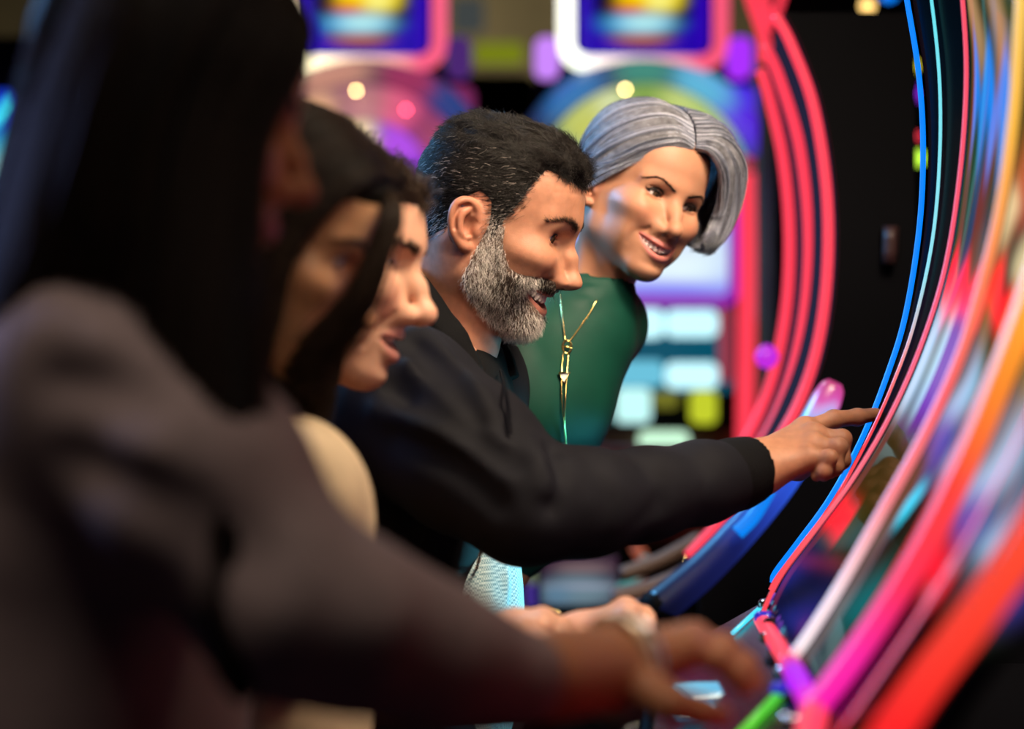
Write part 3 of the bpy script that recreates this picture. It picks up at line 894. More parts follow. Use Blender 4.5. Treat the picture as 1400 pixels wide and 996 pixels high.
# neighbouring machine nearer the camera
mN = empty('slot_machine', (W(1300, 900, 1.7)[0] + .12, 1.65, 0), 'nearest curved slot machine with thick magenta and red light bars at lower right', 'slot machine')
strip_grad('light_bar', C5, .0125, [(0, (1, .75, .12)), (.25, (1, .48, .04)), (.40, (1, .24, .02)), (.5, (1, .05, .02)), (.62, (1, .03, .10)), (.74, (1, .02, .38)), (.9, (1, .01, .45)), (1, (1, .05, .5))], mN)
strip_grad('light_bar', C5 + (.026, -.10, .0), .0045, [(0, (1, .3, .2)), (.4, (1, .2, .2)), (.55, (1, .3, .35)), (1, (1, .05, .3))], mN)
strip_grad('light_bar', C6, .0125, [(0, (1, .2, .05)), (.5, (1, .06, .03)), (.75, (1, .015, .02)), (1, (1, .01, .02))], mN)
strip_grad('light_bar', C6 * .35 + C5 * .65 + (.01, 0, .0), .0035, [(0, (1, .1, .05)), (1, (1, .012, .03))], mN)
def screenN(u, v):
    c = screenA2(u, (v * .9 + .06)); k = (1 / (1 + np.exp(-(v - .60) / .008)))[:, None]
    c = c * (1 - k); kk = (np.exp(-((v - .585) / .03) ** 2) * (u < .45))[:, None]
    return c * (1 - kk) + np.array((.9, .01, .03)) * kk
grid('screen', loft(fine(C5 + (.008, -.01, 0)), fine(C6 + (.008, .01, 0)), 90), screenN, lit('screen'), mN, BACK)
MB().tube(cr([C5[-1], .5 * (C5[-1] + C6[-1]) + (-.01, 0, 0), C6[-1]], 12), .011, 10).build('frame_light', RED, mN, True)
MB().box((W(1300, 900, 1.6)[0] + .16, 1.60, .40), (.34, .50, .76)).build('base_cabinet', SATIN, mN)

# ------------------------------------------------------------------ the machine behind the pointing hand
mB = empty('slot_machine', (W(1200, 700, 3.6)[0], 3.8, 0), 'tall black slot machine with three curved red light strips behind the pointing hand', 'slot machine')
B3 = [(1060, 20), (1082, 62), (1112, 145), (1130, 260), (1131, 370), (1118, 470), (1092, 550), (1055, 615), (1010, 680), (975, 722), (940, 760)]
B2 = [(1045, 60), (1066, 108), (1092, 195), (1105, 300), (1103, 400), (1088, 490), (1062, 565), (1030, 620), (990, 670)]
B1 = [(1040, 95), (1052, 135), (1070, 215), (1079, 310), (1076, 410), (1060, 500), (1035, 570), (1005, 625)]
Q3, Q2, Q1 = prof(B3, 3.62), prof(B2, 3.85), prof(B1, 4.05)
strip('edge_light', Q3, .0080, RED, mB); strip('edge_light', Q2, .0085, RED, mB); strip('edge_light', Q1, .0090, RED, mB)
grid('screen', loft(Q3 + (.01, .01, 0), Q1[np.linspace(0, 69, 70).astype(int)] + (.01, -.01, 0), 10), lambda u, v: np.stack([.012 + 0 * u, .012 + 0 * u, .035 + 0 * u], 1), lit('dull', .6, 1., 0., .02), mB, np.array((.02, 0, 0)))
side_panel(Q3, .115, 3.60, 3.63, 'side_panel', mB, SATIN, .3)
MB().tube(cr([W(1218, 310, 3.58), W(1216, 360, 3.58)], 4), .011, 10).build('door_pull', mat('dim_handle', (.05, .02, .02), .4), mB, True)
MB().lathe([(.003, -.020), (.014, -.014), (.020, 0), (.014, .014), (.003, .020)], W(1048, 487, 3.9), 14).build('corner_lamp', glow('violet_pink', (.55, .02, .75), 1.0), mB, True)
# grey bands of its curved foot
for (pts, Y, r, c) in (([(1000, 742), (960, 772), (905, 800), (835, 820)], 3.75, .016, (.10, .055, .04)), ([(960, 735), (905, 765), (850, 785)], 3.9, .013, (.12, .075, .055)), ([(985, 770), (930, 805), (860, 835), (810, 848)], 3.65, .012, (.08, .045, .04))):
    strip('foot_band', prof(pts, Y, 20), r, mat('bronze_band_%d' % int(Y * 100), c, .4), mB)
# glowing candle column at its side
colm = empty('light_column', W(1010, 740, 3.3) * (1, 1, 0) + (0, 0, .3), 'slanted glowing tube, pink on top and blue below, behind the hand', 'lamp')
cc_ = prof([(1142, 522), (1118, 570), (1080, 640), (1030, 705), (965, 775), (900, 830)], 3.30, 40)
v_, f_ = tube_geo(cc_, np.interp(np.linspace(0, 1, 40), [0, .03, .1, 1], [.010, .017, .0205, .026]), 16)
t_ = np.repeat(np.linspace(0, 1, 40), 16); an = np.tile(np.arange(16) / 16 * 2 * math.pi, 40)
stops = [(0, (.55, .05, .20)), (.10, (.70, .08, .42)), (.16, (.62, .40, .85)), (.24, (.10, .45, .9)), (.38, (.03, .12, .85)), (.55, (.02, .06, .5)), (.72, (.008, .012, .10)), (1, (.002, .003, .02))]
c_ = np.stack([np.interp(t_ + .03 * np.sin(an * 3), [q[0] for q in stops], [q[1][i] for q in stops]) for i in range(3)], 1)
put_under(mesh_obj('tube', v_, f_, lit('strip'), colors=c_), colm)
strip('highlight_tube', prof([(1052, 668), (1030, 705), (1008, 728)], 3.26, 12), .010, glow('azure', (.0, .25, 1.), .9), colm)
MB().lathe([(.026, -.02), (.026, .01), (.020, .02)], cc_[-1], 16).build('collar', SATIN, colm, True)
MB().tube([cc_[-1], cc_[-1] * (1, 1, 0) + (-.02, 0, .0)], .02, 10).build('post', SATIN, colm, True)

# far machine of the row: only its upper red lights and lamps show above
mC = empty('slot_machine', (W(1100, 300, 5.0)[0] + .2, 5.0, 0), 'distant slot machine at the end of the row, red strips at top', 'slot machine')
strip('edge_light', prof([(1010, -60), (1028, 0), (1044, 50), (1046, 85)], 5.0, 16), .013, RED, mC)
strip('edge_light', prof([(1028, -60), (1046, 0), (1052, 40)], 5.1, 16), .010, RED, mC)
strip('edge_light', prof([(1085, -50), (1068, 0), (1058, 30)], 5.1, 16), .008, RED, mC)
MB().box(W(1160, 300, 5.25) * (1, 1, 0) + (0, 0, 1.0), (.36, .30, 2.0)).build('cabinet', SATIN, mC)
for (a, b, r, m) in ((1186, 8, .017, AMBER), (1160, 60, .010, LIME), (1246, 90, .016, YELLOW), (1241, 128, .022, PURPLE), (1256, 216, .016, glow('acid', (.55, 1., .05), 1.2)), (1250, 186, .010, RED), (1215, -10, .02, BLUE)):
    MB().lathe([(.1 * r, -r), (.75 * r, -.7 * r), (r, 0), (.75 * r, .7 * r), (.1 * r, r)], W(a, b, 4.6), 14).build('lamp_bulb', m, mC, True)

# ------------------------------------------------------------------ big machines facing us at the back
def rrect(cx, cy, hw, hh, r, Y, n=8):
    """rounded rectangle outline in the picture's scale, as points of the place"""
    pts = []
    for (sx, sy, a0) in ((1, -1, -90), (1, 1, 0), (-1, 1, 90), (-1, -1, 180)):
        for k in range(n + 1):
            a = D(a0 + 90 * k / n); pts.append(W(cx + sx * (hw - r) + r * math.cos(a), cy + sy * (hh - r) + r * math.sin(a), Y))
    return np.array(pts)
def plate(cx, cy, hw, hh, r, Y, depth, name, m, parent):
    p = rrect(cx, cy, hw, hh, r, Y); n = len(p)
    v = np.concatenate([p, p + (0, depth, 0)])
    f = [tuple(range(n)), tuple(range(2 * n - 1, n - 1, -1))] + [(k, n + k, n + (k + 1) % n, (k + 1) % n) for k in range(n)]
    return put_under(mesh_obj(name, v, f, m, smooth=False), parent)
def ring_tube(cx, cy, hw, hh, r, Y, rad, name, cols, parent):
    p = rrect(cx, cy, hw, hh, r, Y, 10); p = np.vstack([p, p[:1]])
    v, f = tube_geo(p, rad, 10, False)
    c = np.array([cols((q[0] - W(cx, cy, Y)[0]) / (hw / FPX * Y), -(q[2] - W(cx, cy, Y)[2]) / (hh / FPX * Y)) for q in v])
    return put_under(mesh_obj(name, v, f, lit('strip'), colors=c), parent)
def pic(cx, cy, hw, hh, Y, fn, name, parent, k='picture', n=40):
    u, v = np.meshgrid(np.linspace(-1, 1, n), np.linspace(-1, 1, n), indexing='ij')
    P = np.stack([(cx + u * hw - 700) / FPX * Y, 0 * u + Y, CAMZ - (cy + v * hh - 498) / FPX * Y], -1)
    return grid(name, P, fn, lit(k, .2, 1.0), parent, np.array((0, .01, 0)))
def arc_band(cx, cy, r0, r1, a0, a1, Y, colf, name, parent, n=50):
    a = np.linspace(D(a0), D(a1), n); rr = np.linspace(r0, r1, 8)
    P = np.stack([np.stack([W(cx + r * math.cos(t), cy - r * math.sin(t), Y - .05 * math.sin(math.pi * i / 7)) for i, r in enumerate(rr)]) for t in a])
    return grid(name, P, colf, lit('picture', .2, 1.0), parent, np.array((0, .02, 0)))
TOP_PIC = blobs([(.5, .48, .45, .45, (.001, .002, .004), 8), (.56, .48, .30, .17, (.95, .72, .0), 3), (.46, .71, .34, .11, (.02, .34, .75), 2), (.50, .71, .24, .06, (.55, .95, .90), 1.5),
                 (.48, .85, .28, .03, (.80, .20, .0), 2), (.38, .57, .15, .04, (.85, .08, .0), 1.5), (.64, .50, .12, .07, (1, .95, .25), 1.5)], (.015, .0, .40))
def back_machine(ox, pal, label, Y=6.2):
    r = empty('slot_machine', (W(885 + ox, 500, Y)[0], Y + .2, 0), label, 'slot machine')
    c = 880 + ox
    plate(c, -20, 112, 112, 30, Y + .02, .16, 'topper_box', SATIN, r)
    ring_tube(c, -22, 106, 108, 28, Y, .021, 'topper_neon', lambda a, b: pal['neon'](a, b), r)
    plate(c, -22, 90, 92, 12, Y - .004, .02, 'topper_frame', glow('royal', (.03, .0, .55), .8), r)
    pic(c, 0, 78, 76, Y - .012, TOP_PIC, 'topper_screen', r)
    # dome of lamps
    arc_band(c, 262, 100, 148, 12, 168, Y - .01, pal['arc'], 'dome_light', r)
    arc_band(c, 262, 150, 186, 18, 162, Y, pal['arc2'], 'dome_glow', r)
    pic(c, 210, 92, 52, Y + .01, pal['dome'], 'dome_picture', r)
    plate(c + 2, 330, 150, 240, 24, Y + .06, .5, 'cabinet', SATIN, r)
    plate(c, 800, 158, 260, 16, Y + .02, .62, 'base_cabinet', SATIN, r)
    for s in (-1, 1):
        MB().tube(prof([(c + s * 140, 236), (c + s * 141, 400), (c + s * 138, 640)], Y - .02, 12), .022, 10).build('side_light', RED, r, True)
        plate(c + s * 132, 78, 17, 28, 14, Y - .02, .05, 'corner_lamp', pal['ear'][(s + 1) // 2], r)
        MB().lathe([(.004, -.018), (.016, -.010), (.019, 0), (.016, .010), (.004, .018)], W(c + s * 141, 223, Y - .02), 14).build('cap_lamp', glow('dim_red', (.6, .02, .06), .8), r, True)
    ring_tube(c + 2, 320, 122, 92, 20, Y - .01, .016, 'screen_frame', lambda a, b: (.20, .01, .55) if b < .4 else (.26, .01, .42), r)
    pic(c + 2, 320, 116, 86, Y, pal['screen'], 'screen', r)
    plate(c + 10, 476, 112, 60, 10, Y, .03, 'panel', mat('panel_dark', (.01, .012, .015), .3, emit=(.0, .10, .17), estr=.8), r)
    for (dx, dy, hw, hh, m) in ((66, 442, 36, 19, 0), (0, 442, 28, 20, 0), (66, 513, 36, 18, 0), (-8, 510, 36, 18, 1), (-70, 442, 30, 20, 0), (-78, 510, 30, 18, 1)):
        plate(c + dx, dy, hw, hh, 12, Y - .01, .012, 'light_tile', [glow('ice', (.55, .93, 1.), 1.25), glow('ice_soft', (.16, .60, .80), .9)][m], r)
    plate(c + 112, 470, 9, 52, 6, Y - .01, .012, 'light_tile', glow('dusty_red', (.45, .06, .10), .7), r)
    for (dx, dy, hw, hh, m) in ((-14, 554, 24, 24, glow('mint', (.55, .95, .92), 1.1)), (30, 546, 18, 12, glow('olive', (.22, .22, .02), .7)), (82, 556, 18, 23, glow('lemon', (.62, .70, .03), .9)), (28, 605, 34, 16, glow('pale_mint', (.62, .98, .70), 1.1)), (-58, 558, 16, 20, glow('sea', (.05, .25, .25), .8)), (-100, 556, 18, 22, glow('mint', (.55, .95, .92), 1.1))):
        plate(c + dx, dy, hw, hh, 10, Y - .03, .02, 'deck_button', m, r)
    plate(c, 612, 150, 24, 8, Y + .0, .10, 'button_deck', mat('brown_panel', (.07, .03, .015), .4), r)
    plate(c + 168, 320, 11, 120, 8, Y + .02, .04, 'edge_glow', glow('dim_teal', (.012, .12, .17), .9), r)  # added plate: teal glow beside the red strip put in as emission
    plate(c + 120, 150, 34, 34, 16, Y + .03, .03, 'corner_glow', pal['corner'], r)
    for (dx, dy, m) in pal['bulbs']:
        MB().lathe([(.0005, -.004), (.003, -.003), (.004, 0), (.003, .003), (.0005, .004)], W(c + dx, dy, Y - .10), 10).build('bulb', m, r, True)
    return r
def neonR(a, b):
    k = np.clip((-a - .55) * 4, 0, 1); w = np.clip((b - .75) * 3, 0, 1) * np.clip(.3 - a, 0, 1)
    k = max(k, 0); return tuple(np.array((1., .10, .20)) * (1 - k) + np.array((2.0, 2.0, 1.7)) * k + np.array((.0, .12, .12)) * w)
def neonL(a, b):
    k = np.clip((.35 - a) * 4, 0, 1) * np.clip((b - .3) * 5, 0, 1); return tuple(np.array((1., .12, .24)) * (1 - k) + np.array((2.6, 2.3, 1.4)) * k)
limes = blobs([(.2, .5, .2, .8, (.42, .55, .12), 2), (.38, .4, .10, .8, (.62, .70, .20), 1), (.52, .4, .10, .8, (.22, .36, .06), 1), (.75, .5, .16, .8, (.55, .58, .12), 2), (.63, .5, .06, .8, (.7, .75, .4), 1), (.95, .5, .1, .9, (.10, .30, .30), 2), (.05, .5, .08, .9, (.15, .35, .30), 2)], (.10, .22, .06))
skyb = blobs([(.15, .5, .15, .9, (.10, .02, .75), 2), (.30, .5, .12, .9, (.10, .45, .70), 2), (.5, .5, .10, .9, (.05, .25, .20), 2), (.75, .4, .12, .7, (.02, .16, .45), 2)], (.02, .03, .10))
pinks = blobs([(.15, .5, .10, .8, (.35, .06, .14), 2), (.35, .5, .10, .8, (.75, .10, .22), 2), (.5, .4, .10, .8, (.55, .22, .22), 1), (.72, .5, .12, .8, (.85, .45, .25), 2), (.92, .5, .1, .9, (.30, .05, .35), 2)], (.08, .02, .10))
deep = blobs([(.2, .5, .12, .9, (.02, .05, .22), 2), (.35, .5, .10, .9, (.30, .03, .10), 2), (.6, .5, .14, .9, (.55, .25, .18), 2)], (.02, .02, .06))
scrR = blobs([(.62, .62, .50, .42, (.70, .88, 1.), 2), (.70, .75, .22, .16, (.80, .97, 1.), 1), (.55, .40, .3, .2, (.70, .60, .95), 1), (.78, .30, .2, .2, (.45, .70, 1.), 1), (.6, .95, .5, .08, (.25, .25, .95), 2)], (.22, .25, .95))
scrL = blobs([(.25, .10, .16, .25, (1., .62, .18), 2), (.5, .18, .14, .25, (1., .85, .65), 1), (.7, .25, .22, .25, (.45, .05, .75), 2), (.85, .35, .2, .12, (1., .03, .15), 2), (.3, .55, .3, .3, (.3, .1, .6), 1)], (.10, .02, .25))
back_machine(0, dict(neon=neonR, corner=glow('ultra', (.08, .03, .85), .9), arc=limes, arc2=skyb, screen=scrR, ear=(glow('lilac', (.62, .25, 1.), 1.0), PURPLE),
    dome=blobs([(.6, .4, .3, .5, (.45, .30, .05), 2), (.3, .5, .25, .5, (.20, .40, .05), 2), (.85, .6, .2, .4, (.05, .10, .40), 2)], (.05, .08, .03)),
    bulbs=((-25, 122, BULB), (110, 190, glow('acid_bulb', (.55, 1., .05), 30.)), (-51, 829, BULB), (-125, 832, BULB), (-137, 832, glow('ice', (.55, .93, 1.), 1.25)), (55, 735, BULB), (63, 765, BULB), (50, 746, BULB))),
    'slot machine behind the silver-haired woman, lime dome and neon-framed top sign', 6.2)
back_machine(-385, dict(neon=neonL, corner=glow('plum', (.22, .02, .12), .8), arc=pinks, arc2=deep, screen=scrL, ear=(glow('gold', (1, .75, .3), 1.), glow('dim_violet', (.08, .02, .2), .8)),
    dome=blobs([(.42, .55, .20, .45, (1.1, .62, .18), 2), (.52, .35, .12, .3, (1.2, .95, .6), 1), (.78, .45, .20, .5, (.45, .08, .80), 2), (.70, .95, .4, .16, (1., .03, .12), 2), (.1, .5, .15, .5, (.10, .02, .25), 2)], (.05, .01, .10)),
    bulbs=((-8, 124, BULB), (60, 150, glow('red_bulb', (1., .05, .1), 30.)))), 'slot machine behind the bearded man, pink dome and neon-framed top sign', 6.2)
# far left machine: blue glow
mL = empty('slot_machine', (W(-60, 500, 6.0)[0], 6.2, 0), 'blue and cyan glowing slot machine at the far left edge', 'slot machine')
plate(-70, 380, 130, 330, 30, 6.05, .4, 'cabinet', SATIN, mL)
plate(-70, 1000, 140, 300, 10, 6.05, .5, 'base_cabinet', SATIN, mL)
plate(-46, 190, 92, 66, 40, 6.0, .05, 'top_glow', glow('deep_blue', (.01, .05, .75), .8), mL)
pic(-52, 232, 84, 52, 5.96, blobs([(.85, .5, .5, .4, (.05, .75, .95), 2), (.9, .5, .2, .2, (.6, 1., 1.), 1)], (.0, .2, .7)), 'screen', mL)
MB().tube(prof([(-40, 172), (0, 162), (22, 140)], 5.97, 10), .022, 10).build('arc_light', CYAN, mL, True)

# lamps further off, between the two signs
mD = empty('slot_machine', (W(675, 300, 9.0)[0], 9.1, 0), 'dim distant slot machine with green light between the two top signs', 'slot machine')
plate(675, 330, 60, 230, 20, 9.0, .4, 'cabinet', SATIN, mD); plate(675, 640, 64, 90, 20, 8.95, .5, 'base_cabinet', SATIN, mD)
plate(682, 72, 34, 14, 8, 8.95, .05, 'top_light', glow('moss', (.22, .26, .01), .8), mD)
plate(640, 20, 22, 24, 8, 8.95, .05, 'side_lamp', glow('slate', (.07, .08, .08), .7), mD)

# empty chair in front of the back machine
ch = empty('casino_chair', (W(860, 900, 5.2)[0], 5.2, 0), 'empty dark red chair in front of the slot machine at the back', 'chair')
LEATHER = mat('red_leather', (.16, .018, .012), .45, noise=(30, .2))
v = []; 
def chair_pad(cx, py0, py1, hw, Y, t):
    g_ = rrect(cx, (py0 + py1) / 2, hw, (py1 - py0) / 2, 34, Y, 10); n = len(g_); ce = g_.mean(0)
    rows = [(1., 0), (1.03, .25), (1.03, .75), (1., 1.)]; vv = []
    for (s_, d_) in [(.8, -.12)] + rows + [(.8, 1.12)]: vv.append(ce + (g_ - ce) * s_ + np.array((0, t * d_, 0)))
    f = [(i * n + k, i * n + (k + 1) % n, (i + 1) * n + (k + 1) % n, (i + 1) * n + k) for i in range(5) for k in range(n)]
    f += [tuple(range(n))[::-1], tuple(5 * n + k for k in range(n))]
    return np.concatenate(vv), f
a, f = chair_pad(862, 612, 742, 116, 5.2, .09); put_under(mesh_obj('backrest', a, f, LEATHER), ch)
MB().box(W(862, 905, 5.42) , (.44, .44, .09), None, .03).build('seat', LEATHER, ch)
MB().tube([W(862, 905, 5.4), W(862, 905, 5.4) * (1, 1, 0) + (0, 0, .03)], .035, 12).build('post', CHROME, ch, True)
MB().lathe([(.25, 0), (.25, .015), (.06, .04)], W(862, 905, 5.4) * (1, 1, 0) + (0, 0, .002), 24).build('base', CHROME, ch, True)
for s in (-1, 1): MB().tube(prof([(862 + s * 70, 735), (862 + s * 72, 830), (862 + s * 70, 890)], 5.30, 10), .016, 8).build('back_post', CHROME, ch, True)
# low display panel beside the chair
lp = empty('display_stand', (W(795, 800, 4.7)[0], 4.75, 0), 'low stand with pale blue lit panel seen under the sleeve', 'stand')
plate(792, 795, 58, 38, 8, 4.7, .04, 'panel_housing', SATIN, lp)
pic(792, 793, 52, 34, 4.69, blobs([(.5, .7, .5, .35, (.14, .22, .27), 2), (.5, .62, .5, .05, (.30, .32, .42), 2), (.55, .25, .4, .12, (.18, .12, .13), 2), (.2, .8, .2, .2, (.10, .20, .30), 1)], (.03, .01, .03)), 'panel', lp)
plate(735, 775, 14, 24, 10, 4.72, .03, 'side_lamp', glow('sage', (.16, .20, .12), .7), lp)
plate(730, 815, 12, 16, 8, 4.71, .03, 'side_lamp', glow('indigo', (.05, .02, .30), .7), lp)
MB().tube(prof([(868, 745), (880, 770), (858, 800)], 4.6, 10), .012, 8).build('ribbon_light', glow('rust', (.45, .10, .05), .7), lp, True)
MB().tube(prof([(884, 760), (872, 785), (846, 806)], 4.58, 10), .008, 8).build('ribbon_light', glow('teal', (.10, .40, .38), .7), lp, True)
MB().box((W(795, 800, 4.75)[0], 4.80, .35), (.10, .06, .72)).build('stand_post', SATIN, lp)

# where each head stands: turn, nod, tilt, place, size
MAN_POSE = (-10, 19, 4, (-.0162, 2.72, 1.3217), .968)
SIL_POSE = (-59.6, 10.4, -18.3, (0.1619, 3.0, 1.3611), .8546)
YNG_POSE = (-10, 13, -2, (-.1823, 2.35, 1.2655), .99)
DRK_POSE = (-14, 27, 0, (-.1972, 2.05, 1.2688), .93)
FGD_POSE = (7, 14, 0, (-0.2364, 1.66, 1.3319), .93)

# ------------------------------------------------------------------ the bearded man
rng = np.random.default_rng(5)
SKIN = mat('skin_man', (.5, .3, .2), .42, attr='Col', sss=.25, bump=(1500, .35), noise=(90, .12), spec=.32)
EYE = mat('eyeball', (.7, .7, .7), .06, attr='Col', spec=.6)
TEETH = mat('tooth_enamel', (.78, .72, .62), .22)
HAIR = mat('hair_strand', (.05, .04, .03), .45, attr='Col', spec=.25)
MAN_P = dict(fem=0., h=.00135, gap=.0150, smile=.0140, mouth_w=.0385, mouth_z=-.0785, crow=1, wrinkles=(.035, .048), zl=1.035, back=.009, cheek=.0055, nose=.86, skull=-.012,
             lip=.72, teeth_h=.003, teeth_n=6, teeth_x=.0025, squint=.0058, eye_dn=.0065, skin=(.41, .19, .115), lipcol=(.42, .16, .12), neck=(-.014, .0, -.205), neck_r=.058, iris=(.05, .026, .010), nose_len=.0065, wing=1.22, chin=1.3, nose_w=1.08, brow=1.25)
mv, mF, mcol, mp, MX = head_of(MAN_P, 'm', None, MAN_POSE[0], MAN_POSE[1], MAN_POSE[2], MAN_POSE[3], MAN_POSE[4], SKIN)
man = empty('person', (W(560, 700, 2.72)[0], 2.72, 0), 'bearded man in a black jacket smiling and pointing at the curved screen', 'person')
MAN_HEAD = (mv, mF, mcol)
x, y, z = mv.T
ay = np.abs(y)
# --- hair
line = [(.022, -.030), (.0215, -.006), (.0235, .004), (.034, .026), (.039, .048), (.046, .071), (.068, .069), (.083, .063), (.12, .075), (.12, .2), (-.2, .2), (-.2, -.055), (-.068, -.055), (-.038, -.030), (-.030, .008), (-.012, .024), (.006, .016), (.010, -.004), (.012, -.030)]
hm = in_poly(x, z, line).astype(float)
hm[(ay > .0745) & (x < .006) & (z < .013) & (x > -.038)] = 0
def smooth_mask(m, F, it=6):
    e = np.concatenate([F[:, [0, 1]], F[:, [1, 2]], F[:, [2, 3]], F[:, [3, 0]]]); e = np.concatenate([e, e[:, ::-1]])
    c = np.bincount(e[:, 0], minlength=len(m)) + 1e-9
    for _ in range(it): m = np.bincount(e[:, 0], weights=m[e[:, 1]], minlength=len(m)) / c
    return m
hs = smooth_mask(hm, mF, 8)
top = sstep(.040, .080, z + .036 * np.clip(x, -.1, .1))
th = .0012 + .0070 * top + .003 * sstep(.03, .08, x) * top
th *= 1 + .30 * vnoise(mv, 190, 3) * top
sv, sF = shell(mv, mF, smooth_mask(hm, mF, 14), th)
hair = mesh_obj('hair', MX(sv), sF, mat('dark_hair', (.006, .0045, .0035), .7, bump=(500, .6), spec=.12), None)
# strands: short on the sides, longer and wavy on top
sw = np.ones(len(sv)) * sstep(-.0, .004, np.abs(sv[:, 1]) + 1)
P, N = sample_roots(sv, sF, 15000, sw, rng)
P2, N2 = sample_roots(mv, mF, 5000, smooth_mask(hm, mF, 26) ** 2 * (1 - top), rng)
P = np.concatenate([P, P2]); N = np.concatenate([N, N2])
P3, N3 = sample_roots(mv, mF, 2600, np.clip(smooth_mask(hm, mF, 30) * (1 - hs) * 4, 0, 1) * ((z > -.0) & (x > .015)), rng)
P = np.concatenate([P, P3]); N = np.concatenate([N, N3])
tp = sstep(.045, .085, P[:, 2] + .036 * np.clip(P[:, 0], -.1, .1))
d = np.tile(np.array((-.80, 0, -.35)), (len(P), 1)); d[:, 2] -= .5 * sstep(.02, -.03, P[:, 2])
dt = np.stack([np.where(P[:, 0] > .062, .30, -.8), P[:, 1] * 3 - .15, np.where(P[:, 0] > .05, .25, .12)], 1)
d = d * (1 - tp[:, None]) + dt * tp[:, None] + rng.normal(size=P.shape) * (.20 + .10 * tp[:, None])
d += .5 * tp[:, None] * np.stack([vnoise(P, 220, 7), vnoise(P, 220, 8), vnoise(P, 200, 9)], 1)
ln = (.005 + .005 * rng.random(len(P))) * (1 - tp) + tp * (.011 + .010 * rng.random(len(P)))
d = unit(d); d = unit(d - N * ((d * N).sum(1) - .10)[:, None])
paths = grow(P, N, d, ln, 6, .15, .22, 1)
grey = (rng.random(len(P)) < (.05 + .5 * sstep(.02, -.02, P[:, 2]) * (P[:, 0] > -.01) + .25 * sstep(.0, -.03, P[:, 2])) * (1 - tp))
cc = np.where(grey[:, None], np.array((.34, .30, .27)), np.array((.010, .0075, .006))) * (.6 + .8 * rng.random((len(P), 1)))
a, f, c = strands_mesh(paths, .00022, .00008, cc)
hair_s = mesh_obj('hair_strand', MX(a), f, HAIR, None, colors=c)
# --- beard
bl = [(.012, -.006), (.027, -.010), (.029, -.026), (.036, -.040), (.044, -.052), (.056, -.056), (.068, -.0545), (.078, -.0535), (.13, -.056), (.13, -.16), (.060, -.140), (.034, -.118), (.010, -.098), (.000, -.080), (.006, -.040)]
z2 = z
bm = in_poly(x, z2, bl).astype(float)
lipd = np.abs(mcol - np.array(mp['skin'])).sum(1)
zU, zL, xsf = mouth_curves(mp)
w_ = mp['mouth_w']; yc = np.clip(y, -w_, w_); zz = z / mp['zl']
mouthreg = (ay < w_ + .004) & (zz < zU(yc) + .0050) & (zz > zL(yc) - .0095) & (x > .04)
bm[mouthreg] = 0
bm[(x > .0945) & (z > -.072)] = 0
bm[(x < .05) & (ay < .03) & (z < -.125)] *= .2
bm = smooth_mask(bm, mF, 7)
P, N = sample_roots(mv, mF, 17000, bm ** 1.5 * (1 + 1.8 * ((z > -.078) & (x > .055))), rng)
mus = (P[:, 2] / mp['zl'] > zU(np.clip(P[:, 1], -w_, w_)) + .003) & (P[:, 0] > .050) & (np.abs(P[:, 1]) < w_ + .004)
chin = sstep(.035, .075, P[:, 0]) * (~mus)
d = np.tile(np.array((.10, 0, -1.)), (len(P), 1))
d += N * np.array((.55, .55, .4)); d[:, 0] += .25 * chin
d[mus] = np.stack([np.full(mus.sum(), -.05), np.sign(P[mus, 1]) * .8, np.full(mus.sum(), -.85)], 1) + N[mus] * .35
d += rng.normal(size=P.shape) * .34
side_up = sstep(-.045, -.012, P[:, 2])
ln = .0065 + .006 * rng.random(len(P)) + .0035 * chin * rng.random(len(P)); ln *= 1 - .45 * side_up; ln[mus] *= .62; ln[mus & (np.abs(P[:, 1]) < .010)] *= .7
paths = grow(P, N, unit(d), ln, 6, .60, .48, 2)
dark = .28 + .58 * np.exp(-((P[:, 0] - .050) / .016) ** 2 - ((P[:, 2] + .066) / .026) ** 2) + .62 * mus - .2 * sstep(-.10, -.125, P[:, 2])
isd = rng.random(len(P)) < dark
cc = np.where(isd[:, None], np.array((.035, .022, .015)), np.array((.80, .73, .67))) * (.45 + .75 * rng.random((len(P), 1)))
a, f, c = strands_mesh(paths, .00017, .00007, cc)
beard_s = mesh_obj('beard', MX(a), f, HAIR, None, colors=c)
# beard base: denser short hair mass just over the skin
bv, bF = shell(mv, mF, smooth_mask(bm, mF, 2), .0010 + .0025 * sstep(.03, .07, x) * (z < -.08))
beard_b = mesh_obj('beard_base', MX(bv), bF, mat('beard_root', (.15, .095, .07), .8, noise=(400, .4), bump=(900, .8)), None)
